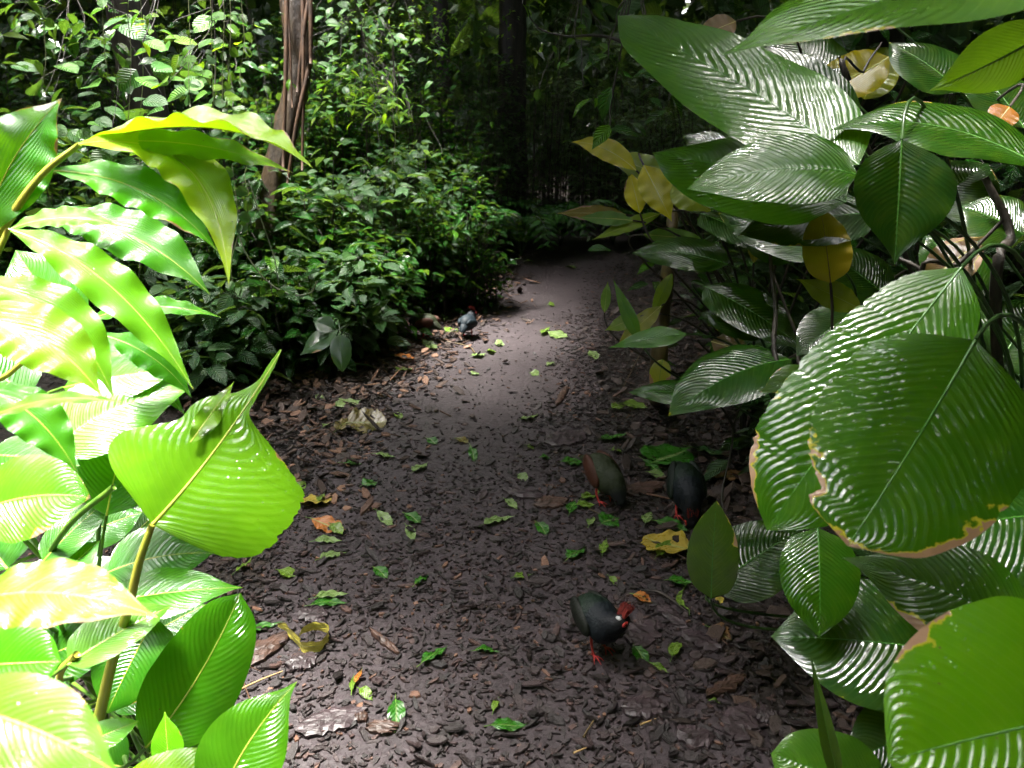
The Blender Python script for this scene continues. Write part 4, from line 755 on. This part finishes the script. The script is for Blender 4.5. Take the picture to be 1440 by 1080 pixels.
FLV = [
 (517, 600, 54, 26, 5, 'olive', 'large olive brown fallen leaf on the left of the path middle', 0), (486, 604, 24, 18, 60, 'olive', 'small olive leaf flap touching the large olive brown leaf', 0),
 (445, 711, 50, 20, 5, 'yellow', 'ragged mustard fallen leaf with a small green leaf on it', 0), (453, 707, 14, 10, 80, 'lime', 'small green leaf lying on the ragged mustard leaf', 0),
 (463, 747, 56, 18, -14, 'orange', 'orange brown fallen leaf near the left plants', 0), (474, 752, 26, 12, -30, 'lime', 'green leaf lying across the orange brown leaf', 0),
 (935, 771, 58, 46, 160, 'yellow', 'big yellow fallen leaf with jagged edge on the right', 0), (936, 779, 42, 16, 38, 'lime', 'green fallen leaf lying on the big yellow leaf', 0),
 (569, 507, 32, 11, -4, 'orange', 'orange fallen leaf beside the litter left of the path', 0), (1022, 674, 66, 20, 6, 'brown', 'long tan fallen leaf beside the brown edged leaf tip', 0),
 (944, 646, 70, 42, 20, 'green', 'broad dark green fallen leaf right of the chestnut winged bird', 0), (998, 641, 52, 18, -10, 'dark', 'dark wet fallen leaf glinting beside the broad green one', 0),
 (992, 838, 46, 12, -62, 'yellow', 'yellow curled leaf standing on the mulch right of the red crested bird', 0), (1012, 896, 30, 24, -30, 'brown', 'pinkish brown crumpled leaf right of the red crested bird', 0), (903, 848, 26, 18, -20, 'orange', 'tan curled leaf at the red crest of the near bird', 0),
 (505, 958, 24, 8, 80, 'orange', 'thin orange scrap at lower left of the path', 0), (497, 968, 26, 8, 100, 'lime', 'olive green scrap beside the thin orange one', 0), (515, 983, 26, 12, -30, 'lime', 'pale green scrap below the orange scrap', 0),
 (470, 789, 36, 9, 18, 'pale', 'pale curved leaf on the left of the path', 0), (345, 800, 26, 8, 65, 'lime', 'thin curved green leaf at the left plants', 0), (405, 812, 30, 14, -15, 'lime', 'yellow green leaf on dark bark at left', 0),
 (536, 812, 26, 14, -30, 'green', 'green oval leaf in the left middle of the path', 0), (594, 821, 24, 9, 45, 'green', 'small curved green leaf right of the green oval one', 0), (468, 850, 46, 9, 10, 'pale', 'pale long leaf lying on a darker green leaf', 0), (464, 859, 50, 12, 6, 'green', 'dark green leaf under the pale long leaf', 0),
 (367, 894, 60, 13, 20, 'green', 'long green leaf behind the curled yellow ring leaf', 0), (612, 927, 42, 18, 38, 'green', 'bright green leaf at the path centre near the bottom', 0), (686, 924, 36, 10, 0, 'green', 'small green leaf left of the near bird feet', 0),
 (556, 1014, 42, 26, -80, 'green', 'glossy green leaf near the bottom of the path', 0), (698, 995, 24, 10, 70, 'lime', 'yellow green scrap above the bottom green leaf', 0), (716, 1028, 52, 16, 5, 'green', 'green winged leaf at the bottom middle', 0), (735, 817, 26, 8, 15, 'lime', 'yellowish sliver left of the near bird', 0),
 (491, 573, 32, 14, 20, 'pale', 'pale green leaf at the litter edge, upper left', 0), (449, 568, 12, 10, -50, 'pale', 'tiny pale leaf in the brown litter', 0), (463, 603, 12, 10, 30, 'pale', 'tiny pale leaf left of the large olive leaf', 0),
 (560, 589, 14, 8, -30, 'lime', 'tiny yellowish leaf right of the large olive leaf', 0), (608, 626, 16, 9, -25, 'green', 'small bright green leaf in the path centre', 0), (542, 647, 30, 9, -5, 'pale', 'greyish pale leaf in the left path', 0), (495, 657, 30, 11, 0, 'green', 'green leaf in the left path below the large olive leaf', 0),
 (592, 663, 22, 14, 40, 'pale', 'pale green upturned leaf in the path centre', 0), (521, 686, 20, 13, 20, 'green', 'dark green round leaf in the left path', 0), (421, 687, 22, 12, -25, 'lime', 'green leaf near the torn leaf at left', 0), (664, 645, 22, 13, -70, 'green', 'upright green leaf with glint in the path centre', 0),
 (650, 624, 18, 8, -15, 'olive', 'small olive leaf above the upright green one', 0), (542, 737, 34, 11, -32, 'pale', 'pale split leaf in the left path', 0), (581, 738, 28, 13, -25, 'green', 'green leaf touching a pale leaf at path centre', 0), (577, 757, 26, 12, -52, 'pale', 'pale green leaf below the green one at path centre', 0),
 (462, 768, 38, 8, 4, 'pale', 'pale crescent leaf under the orange brown leaf', 0), (704, 741, 46, 11, 18, 'pale', 'long pale crescent leaf at path centre', 0), (719, 715, 22, 10, -35, 'pale', 'small pale leaf above the long crescent leaf', 0), (762, 751, 22, 16, -50, 'green', 'green leaf on a rusty scrap right of the crescent leaf', 0),
 (745, 633, 12, 7, -20, 'lime', 'tiny green leaf in the upper right path', 0), (767, 648, 14, 10, 0, 'green', 'tiny dark green leaf in the right path', 0), (735, 678, 16, 10, -30, 'pale', 'tiny pale scrap in the right path', 0), (745, 591, 26, 8, 20, 'pale', 'greyish leaf on chips right of the smooth earth', 0),
 (806, 655, 34, 11, 5, 'green', 'green leaf pointing at the chestnut winged bird', 0), (864, 620, 40, 13, 15, 'green', 'wet green leaf above the chestnut winged bird', 0), (868, 638, 16, 10, 0, 'lime', 'tiny lime leaf above the chestnut winged bird back', 0), (918, 662, 30, 12, -45, 'green', 'curled green leaf left of the broad dark one', 0),
 (925, 672, 26, 8, -10, 'pale', 'pale sliver under the broad dark green leaf', 0), (832, 702, 34, 11, 25, 'lime', 'green leaf under the chestnut winged bird feet', 0), (805, 719, 24, 14, 60, 'green', 'green leaf left of the lime leaves', 0), (824, 716, 28, 9, 5, 'lime', 'lime curved leaf below the chestnut winged bird', 0), (832, 738, 20, 10, 55, 'pale', 'pale leaf scrap with a thin stalk', 0),
 (858, 738, 30, 20, 20, 'green', 'mossy green leaf below the two birds', 0), (912, 733, 26, 14, 50, 'pale', 'pale leaf with a stalk left of the dark bird', 0), (811, 784, 34, 18, 35, 'green', 'glossy green leaf above the near bird', 0), (850, 775, 26, 13, 65, 'lime', 'yellow green leaf above the near bird head', 0),
 (945, 746, 44, 16, -15, 'green', 'dark green leaf above the big yellow leaf', 0), (976, 772, 30, 14, 50, 'pale', 'pale green leaf right of the big yellow leaf', 0), (900, 930, 30, 22, -65, 'green', 'glossy green leaf right of the near bird feet', 0), (951, 917, 36, 16, 52, 'lime', 'pale green leaf right of the near bird', 0), (928, 946, 24, 8, -25, 'lime', 'small lime crescent below the pale green leaf', 0),
 (863, 825, 18, 9, -50, 'lime', 'tiny bright leaf above the near bird back', 0), (957, 827, 36, 12, 0, 'green', 'green leaf touching the yellow curled leaf', 0), (966, 850, 36, 10, 75, 'lime', 'narrow green leaf left of the yellow curled leaf', 0), (1006, 992, 14, 6, -10, 'lime', 'tiny olive scrap at lower right', 0),
 (785, 474, 28, 9, -12, 'pale', 'pale leaf at the right of the smooth far path', 0), (768, 467, 16, 8, 40, 'lime', 'yellowish leaf touching the pale far leaf', 0), (674, 501, 20, 6, 15, 'pale', 'pale leaf on the smooth earth below the blue bird', 0), (691, 495, 14, 8, 0, 'lime', 'lime leaf right of a pale one on the smooth earth', 0), (703, 485, 14, 6, 0, 'pale', 'small star shaped pale leaf on the smooth earth', 0),
 (669, 527, 10, 6, 20, 'pale', 'tiny pale leaf on the smooth earth', 0), (834, 501, 12, 14, -60, 'pale', 'small pale leaf upright at the right path edge', 0), (746, 370, 14, 5, 0, 'lime', 'small lime leaf at the far left of the bend', 0), (804, 378, 14, 5, -5, 'lime', 'small lime leaf in the far middle of the bend', 0), (774, 353, 16, 6, 0, 'pale', 'farthest pale leaf at the end of the path', 0),
 (570, 523, 20, 11, 20, 'lime', 'green round leaf below the orange fallen leaf', 0), (605, 490, 26, 8, -25, 'pale', 'pale long leaf in front of the small green bird', 0), (643, 440, 16, 7, 20, 'pale', 'pale leaf behind the blue bird', 0), (627, 452, 18, 6, -35, 'pale', 'pale narrow leaf between the green and the blue bird', 0), (636, 466, 16, 9, 20, 'lime', 'green leaf left of the blue bird', 0),
 (776, 430, 10, 5, 0, 'lime', 'tiny far leaf on the smooth earth', 0), (775, 512, 12, 6, 30, 'pale', 'small pale leaf on the chips at the right edge', 0), (752, 527, 12, 6, -10, 'pale', 'small greyish leaf at the edge of the smooth earth', 0), (893, 575, 34, 9, -8, 'lime', 'long green leaf below the low right hand leaves', 0), (870, 574, 22, 8, 15, 'lime', 'yellow green leaf left of a long green one', 0),
]
for (px, py, L_, W_, an, c_, lb, _) in FLV:
    big = L_ > 45
    fallen(px, py, L_ * 1.0, W_, an, c_, lb, A, curl=.35 if W_ < L_ * .35 else .2, bend=.18 if W_ < L_ * .3 else .03, rag=.14 if c_ in ('yellow', 'orange', 'brown', 'olive') else .05,
           prf='round' if c_ in ('yellow', 'olive') else 'ovate', lift=.020 if 'lying' in lb or 'touching' in lb else .012)
# curled yellow ring leaf
q = gpt(432, 908, .02); a = np.linspace(-2.6, 3.1, 34); rr = .042; ringc = np.stack([q[0] + .022 + rr * np.cos(a) * 1.0, q[1] + rr * 1.25 * np.sin(a), q[2] + .012 + .004 * np.sin(a * 3)], 1)
tail = cat([q + [-.095, .045, .02], q + [-.06, .02, .022], q + [-.028, -.02, .018]], 12); C_ = np.vstack([tail[:-1], ringc])
t = np.linspace(0, 1, len(C_)); V, F, uv, _ = leaf_geo(C_, np.array([0, 0, 1.0]), np.interp(t, [0, .12, .5, .9, 1], [.006, .018, .02, .014, .004]), np.interp(t, [0, .12, .5, .9, 1], [.006, .018, .016, .014, .004]), len(C_), 3, .3, .3, .003, 6, 5, .12)
V[:, 2] = np.maximum(V[:, 2], q[2] - .012); o = mk('curled_leaf', V, F, M['fallen'], None, uv, own=True); o.color = (.52, .46, .08, 1); tag(o, 'yellow leaf curled into a ring on the mulch at lower left', 'fallen leaf')

def bark_piece(px, py, L, W, ang, mat, label, th=.010, name='bark_piece', cat_='bark', tilt=.0, bow=.02):
    q = gpt(px, py, .010); dep = (q - CO) @ FW; m_ = dep / FPX; fs = abs(ray(px, py)[2]) / np.linalg.norm(ray(px, py)); a = R(ang)
    v = np.array([math.cos(a) * L * m_, math.sin(a) * L * m_ / fs, 0]); Lr = np.linalg.norm(v); T0 = v / Lr; S0 = np.array([-T0[1], T0[0], 0]); k = abs(S0[0] * math.sin(a) - S0[1] * fs * math.cos(a)); Wr = W * m_ / max(k, .3) / 2
    n, m = 14, 7; t = np.linspace(0, 1, n); s = np.linspace(-1, 1, m); r = np.random.default_rng(px)
    wl = Wr * np.clip(np.sin(t * 3.14)**.35, .1, 1) * (1 + r.normal(0, .13, n)); wr = Wr * np.clip(np.sin(t * 3.14)**.35, .1, 1) * (1 + r.normal(0, .13, n))
    V = np.zeros((n, m, 3)); B_ = np.zeros((n, m, 3)); jag = r.normal(0, .035, m) * Lr
    for j, sv in enumerate(s):
        base = q + T0 * ((t - .5) * Lr + jag[j])[:, None] + S0 * (sv * np.where(sv < 0, wl, wr))[:, None]; z = th * (1 - abs(sv)**3 * .6) + bow * Lr * (1 - (2 * t - 1)**2) + r.normal(0, .0012, n) + tilt * Lr * t
        V[:, j] = base; V[:, j, 2] += z; B_[:, j] = base; B_[:, j, 2] += z - th * .9
    F = grid_faces(n, m); nb = n * m; F2 = F[:, ::-1] + nb
    e = [i for i in range(m)] + [i * m + m - 1 for i in range(1, n)] + [(n - 1) * m + j for j in range(m - 2, -1, -1)] + [i * m for i in range(n - 2, 0, -1)]
    F3 = np.array([[e[i], e[(i + 1) % len(e)], nb + e[(i + 1) % len(e)], nb + e[i]] for i in range(len(e))])
    o = mk(name, np.vstack([V.reshape(-1, 3), B_.reshape(-1, 3)]), [F, F2, F3], M[mat], None, None, None, False, True); return tag(o, label, cat_)
for a_ in [(467, 1020, 92, 30, 16, 'bigchip', 'largest flat purplish grey bark slab at lower left'), (372, 918, 66, 26, 40, 'redchip', 'chunky brown wood piece beside the yellow ring leaf'), (508, 1014, 18, 13, 10, 'redchip', 'small brick red bark chip near the bottom'),
           (905, 895, 56, 34, 40, 'bigchip', 'thick purple bark chunk right of the near bird'), (946, 873, 44, 20, -48, 'bigchip', 'upturned purplish bark flake right of the near bird'), (985, 905, 50, 24, -30, 'bigchip', 'dark bark flake behind the pinkish crumpled leaf'),
           (541, 908, 56, 8, -32, 'redchip', 'long thin splinter right of the ring leaf'), (735, 700, 54, 12, -8, 'bigchip', 'dark bark strip in the right of the path'), (775, 712, 46, 16, 5, 'redchip', 'mossy bark piece in the right path'), (795, 620, 60, 22, 10, 'bigchip', 'broad dark bark flake in the upper right mulch'),
           (905, 1000, 60, 28, 0, 'bigchip', 'wide black bark flake below the near bird'), (1040, 1020, 60, 40, 50, 'bigchip', 'dark bark slab by the upright rolled leaf'), (975, 1040, 48, 30, -20, 'bigchip', 'dark bark slab at the bottom right'), (1020, 970, 66, 16, 25, 'redchip', 'brown bark stick at lower right'), (440, 870, 40, 20, -10, 'bigchip', 'bark flake above the ring leaf'),
           (425, 935, 40, 22, 15, 'bigchip', 'bark flake below the ring leaf'), (790, 558, 34, 8, 55, 'redchip', 'thin brown bark stick on the right of the path'), (538, 1030, 18, 44, 85, 'redchip', 'brown upright wood chip beside the glossy green leaf'), (905, 690, 60, 16, 12, 'redchip', 'brown bark strip between the two right birds'), (1075, 1010, 30, 22, 0, 'bigchip', 'small grey bark flake in the lower right')]:
    bark_piece(*a_)
def stick(pts, r_, mat, label, lift=.016, name='twig'):
    c = cat([gpt(a, b, lift) for a, b in pts], 14); tube_obj(name, c, np.linspace(r_, r_ * .6, 14), M[mat], None, 6, r_ * .08); o = bpy.data.objects[-1] if False else COL.objects[-1]
    tag(o, label, 'twig'); return o
stick([(322, 985), (360, 965), (398, 950)], .0035, 'twig_straw', 'straw coloured twig at the left plants'); stick([(332, 940), (345, 970), (358, 1005)], .003, 'bark_red', 'reddish twig crossing the straw coloured one'); stick([(330, 935), (368, 950)], .002, 'bark_red', 'thin red stalk above the straw twig')
stick([(600, 478), (655, 488), (668, 498)], .005, 'twig', 'forked twig in front of the blue bird'); stick([(405, 545), (430, 543), (452, 551)], .006, 'twig', 'pale twig in the brown litter under the bushes'); stick([(505, 495), (530, 478), (555, 477)], .005, 'twig', 'bent twig under the glossy bush')
stick([(898, 838), (930, 842), (970, 870)], .006, 'bark_dark', 'dark twig behind the near bird'); stick([(820, 1045), (835, 1020)], .003, 'twig', 'short twig at the bottom centre'); stick([(900, 1026), (922, 1018)], .003, 'twig_straw', 'straw bit below the near bird'); stick([(806, 1068), (824, 1060)], .003, 'twig_straw', 'straw bit at the bottom edge')
stick([(828, 722), (856, 734)], .003, 'twig', 'short pinkish twig below the chestnut winged bird'); stick([(870, 560), (900, 500), (925, 450)], .003, 'twig', 'long thin twig leaning at the slim brown stem')
stick([(640, 395), (700, 402)], .004, 'twig', 'twig at the far left path edge')

# ------------------------------------------------------------------ birds
def flatmat(name, stops, rough=.62, scale=60, sheen=0):
    m = N(name); ob = m.new('ShaderNodeTexCoord').outputs['Object']; a = m.new('ShaderNodeAttribute', attribute_name='rnd').outputs['Fac']
    n1 = m.noise(ob, scale, 4, .7); vo = m.new('ShaderNodeTexVoronoi'); m.l(ob, vo.inputs['Vector']); vo.inputs['Scale'].default_value = scale * 2.0
    col = m.ramp(a, stops); col = m.mix(m.math('MULTIPLY', n1, .6), col, m.mix(.5, col, (.01, .01, .01, 1)))
    return m.bsdf(col, rough, spec=.25, normal=m.bump(m.math('ADD', m.math('MULTIPLY', vo.outputs['Distance'], .35), n1), .0025, .7))
# rnd runs 0 tail .. 1 head along the body
M['male'] = flatmat('dark iridescent plumage', [(0, g(.006, .009, .006)), (.35, g(.006, .018, .009)), (.6, g(.005, .010, .014)), (.8, g(.004, .006, .010)), (1, g(.005, .005, .006))])
M['blue'] = flatmat('blue grey plumage', [(0, g(.009, .018, .026)), (.5, g(.007, .015, .022)), (1, g(.005, .006, .010))])
M['female'] = flatmat('olive green plumage', [(0, g(.022, .028, .012)), (.5, g(.03, .04, .016)), (.8, g(.03, .037, .02)), (.86, g(.018, .02, .02)), (1, g(.015, .017, .018))])
M['chest'] = flatmat('chestnut wing', [(0, g(.065, .021, .011)), (1, g(.065, .021, .011))])
M['wingdark'] = flatmat('dark wing', [(0, g(.006, .012, .008)), (1, g(.006, .012, .008))])
M['brownwing'] = flatmat('brown wing', [(0, g(.006, .008, .005)), (1, g(.006, .008, .005))])
M['crest'] = flatmat('maroon crest', [(0, g(.08, .006, .004)), (1, g(.17, .014, .008))], .7, 160)
M['legred'] = flatmat('red leg skin', [(0, g(.50, .05, .045)), (1, g(.50, .05, .045))], .4, 200)
M['white'] = flatmat('white brow', [(0, g(.6, .6, .6)), (1, g(.6, .6, .6))], .6, 160)
M['beak'] = flatmat('black beak', [(0, g(.04, .04, .05)), (1, g(.04, .04, .05))], .25, 100)
M['eye'] = flatmat('eye', [(0, g(.01, .002, .002)), (1, g(.01, .002, .002))], .05, 10)
def ellipsoid(c, ax, rad, nu=14, nv=10):
    u = np.linspace(0, 2 * np.pi, nu, endpoint=False); v = np.linspace(.02, np.pi - .02, nv); U, W = np.meshgrid(u, v)
    L = np.stack([np.sin(W) * np.cos(U) * rad[0], np.sin(W) * np.sin(U) * rad[1], np.cos(W) * rad[2]], -1).reshape(-1, 3)
    return np.asarray(c) + L @ np.asarray(ax), grid_faces(nv, nu, 0, True)
def bird(px, py, heading, label, s=1.0, mat='male', wing='wingdark', crest=True, headp=None, look=(-.8, -.5, -.3), pitch=0.0, brow=True, legs=((.0, .028, 0), (.01, -.028, 0)), bodyz=.0):
    q = G(px, py); q[2] = hz(q[0], q[1]) + .008; o = empty('partridge', q, label, 'bird')
    f = nrm([heading[0], heading[1], 0]); l = np.array([-f[1], f[0], 0]); zz_ = np.array([0, 0, 1.0])
    fp = nrm(f * math.cos(pitch) + zz_ * math.sin(pitch)); up = np.cross(fp, l) ; up = up if up[2] > 0 else -up
    piv = np.array([0, 0, .115 + bodyz])
    def W(x, y, z):   # body local: x forward, y left, z up, about the pivot
        return q + s * (piv[2] * zz_ + x * fp + y * l + (z - .115) * up)
    look = nrm(look); hp = headp or (.095, 0, .205)
    H = W(*hp)
    A3 = np.array([fp, l, up]); shp = [ellipsoid(W(-.012, 0, .118), A3, (.088 * s, .064 * s, .060 * s), 32, 24), ellipsoid(W(.038, 0, .114), A3, (.056 * s, .056 * s, .056 * s), 28, 20)]
    nk = cat([W(.02, 0, .125), W(.055, 0, .135), W(.055, 0, .135) * .35 + H * .65 + fp * .006 * s, H], 12)
    shp.append(tube(nk, np.linspace(.052, .024, 12) * s, 20)); shp.append(ellipsoid(H + look * s * .003, np.array([look, nrm(np.cross(look, zz_)), np.cross(nrm(np.cross(look, zz_)), look)]), (.029 * s, .0235 * s, .0255 * s), 24, 18))
    shp.append(tube(cat([W(-.05, 0, .112), W(-.09, 0, .100), W(-.118, 0, .084), W(-.136, 0, .070)], 12), np.array([[a_, b_] for a_, b_ in zip(np.linspace(.046, .014, 12), np.linspace(.040, .006, 12))]) * s, 20))
    tmp = Bag()
    for v, F in shp: tmp.add(v, F)
    V0 = np.vstack(tmp.V); F0 = np.vstack(tmp.F4); ex = []; n0 = 0
    for v, F in shp:    # close the open ends
        m0 = F[0].max() - 0; k_ = 0
        while k_ + 1 < len(F) and F[k_][0] == k_: k_ += 1
        sd_ = int(F[:, 3].min()) if False else int(F[0][3] - F[0][0]); ex.append((n0, sd_, len(v))); n0 += len(v)
    me0 = bpy.data.meshes.new('tmp'); vv_ = [tuple(p) for p in V0]; ff_ = [tuple(int(a_) for a_ in f_) for f_ in F0]
    for (b0, sd_, ln) in ex: ff_.append(tuple(range(b0, b0 + sd_))[::-1]); ff_.append(tuple(range(b0 + ln - sd_, b0 + ln)))
    me0.from_pydata(vv_, [], ff_); ob0 = bpy.data.objects.new('tmp', me0); COL.objects.link(ob0)
    md = ob0.modifiers.new('r', 'REMESH'); md.mode = 'VOXEL'; md.voxel_size = .0036 * s; md = ob0.modifiers.new('s', 'SMOOTH'); md.iterations = 9; md.factor = .6
    me1 = bpy.data.meshes.new_from_object(ob0.evaluated_get(bpy.context.evaluated_depsgraph_get()))
    co = np.zeros(len(me1.vertices) * 3); me1.vertices.foreach_get('co', co); co = co.reshape(-1, 3); F1 = [list(p.vertices) for p in me1.polygons]
    bpy.data.objects.remove(ob0); bpy.data.meshes.remove(me0)
    sp_ = np.vstack([cat([W(-.136, 0, .07), W(-.05, 0, .115), W(.04, 0, .12)], 20), nk]); tp = np.concatenate([np.linspace(0, .6, 20), np.linspace(.62, 1, 12)])
    rb_ = tp[np.argmin(((co[:, None] - sp_[None])**2).sum(-1), axis=1)]
    co = co + rng.normal(0, .0005 * s, co.shape); mk('body', co, [np.array([f_ for f_ in F1 if len(f_) == 4])] + ([np.array([f_ for f_ in F1 if len(f_) == 3])] if any(len(f_) == 3 for f_ in F1) else []), M[mat], o, None, rb_); bpy.data.meshes.remove(me1)
    # wings
    for sg in (-1, 1):
        cw = W(-.030, sg * .047, .119); ax = np.array([fp * .97 - up * .16 + l * sg * .20, l * sg - fp * .20, up]); ax = np.array([nrm(a_) for a_ in ax])
        v, F = ellipsoid(cw, ax, (.076 * s, .021 * s, .037 * s), 20, 12); mk('wing', v, F, M[wing], o, None, np.zeros(len(v)))
    # head features
    hs = nrm(np.cross(look, zz_)); hu = np.cross(hs, look)
    v, F = tube(np.array([H + look * s * (.018 + .005 * k) - hu * s * (.002 + .0009 * k * k) for k in range(5)]), np.array([.0075, .007, .0055, .0035, .0008]) * s, 8); mk('beak', v, F, M['beak'], o, None, np.zeros(len(v)))
    for sg in (-1, 1):
        e = H + look * s * .008 + hs * sg * s * .0205 + hu * s * .004
        if mat in ('male', 'blue'):
            v, F = ellipsoid(e, np.array([look, hs, hu]), (.013 * s, .005 * s, .0085 * s)); ring = mk('eye_ring', v, F, M['legred'], o, None, np.zeros(len(v)))
        v, F = ellipsoid(e + hs * sg * s * .003, np.array([look, hs, hu]), (.0042 * s, .0032 * s, .0042 * s)); mk('eye', v, F, M['eye'], o, None, np.zeros(len(v)))
    if brow:
        v, F = ellipsoid(H + hu * s * .0215 + look * s * .011, np.array([look, hs, hu]), (.007 * s, .011 * s, .0045 * s)); mk('brow', v, F, M['white'], o, None, np.zeros(len(v)))
    if crest:
        b = Bag()
        for k in range(220):
            y0 = rng.uniform(-1, 1); dirn = nrm(-look * rng.uniform(.8, 1.2) + hu * rng.uniform(.35, .95) + hs * y0 * .28); L = s * rng.uniform(.024, .040)
            p0 = H + hu * s * .018 + hs * s * y0 * .014 + look * s * rng.uniform(-.014, .004)
            v, F = tube(np.array([p0, p0 + dirn * L * .5 + hu * .002, p0 + dirn * L]), np.array([.0024, .0032, .0012]) * s, 4); b.add(v, F, rng.uniform(0, 1))
        b.build('crest', M['crest'], o)
    for (lx, ly, fw) in legs:
        hip = W(lx, ly, .075); foot = q + f * (lx + fw) * s + l * ly * s * 1.15; knee = (hip + foot) / 2 + f * (-.008 * s); b = Bag()
        v, F = tube(cat([hip, knee, foot + [0, 0, .006]], 10), np.linspace(.0062, .0036, 10) * s, 8); b.add(v, F)
        for ta, tl in ((0, .042), (.55, .036), (-.55, .036), (3.14, .018)):
            dv = f * math.cos(ta) + l * math.sin(ta)
            v, F = tube(cat([foot + [0, 0, .007], foot + dv * tl * .5 * s + [0, 0, .009], foot + dv * tl * s + [0, 0, .0015]], 7), np.linspace(.0036, .0012, 7) * s, 6); b.add(v, F)
        b.build('leg', M['legred'], o)
    return o
bird(838, 924, (.50, -.86), 'dark green partridge with red fan crest and red legs in the foreground', .88, look=(-.70, -.55, -.28), headp=(.092, .022, .170), pitch=-.12, bodyz=.022, legs=((-.02, .035, .015), (.0, -.016, .012)), wing='brownwing')
bird(848, 706, (.55, -.80), 'olive green partridge with chestnut wing pecking, left of the dark bird', 1.0, 'female', 'chest', False, headp=(.115, 0, .095), look=(.4, -.6, -.7), pitch=-.45, brow=False)
bird(962, 728, (.05, -1), 'very dark partridge with head down behind the big yellow leaf', 1.05, 'male', 'wingdark', True, headp=(.12, 0, .085), look=(0, -.5, -.85), pitch=-.5, brow=False)
bird(598, 478, (-.8, .5), 'small olive green partridge under the bushes at the left edge', 1.0, 'female', 'chest', False, headp=(.10, 0, .13), look=(-.7, -.3, -.6), pitch=-.1, brow=False)
bird(658, 474, (.25, .9), 'blue grey partridge seen from behind at the left edge of the far path', .9, 'blue', 'blue', True, headp=(.10, -.01, .17), look=(.5, .7, -.4), pitch=.0, brow=False)
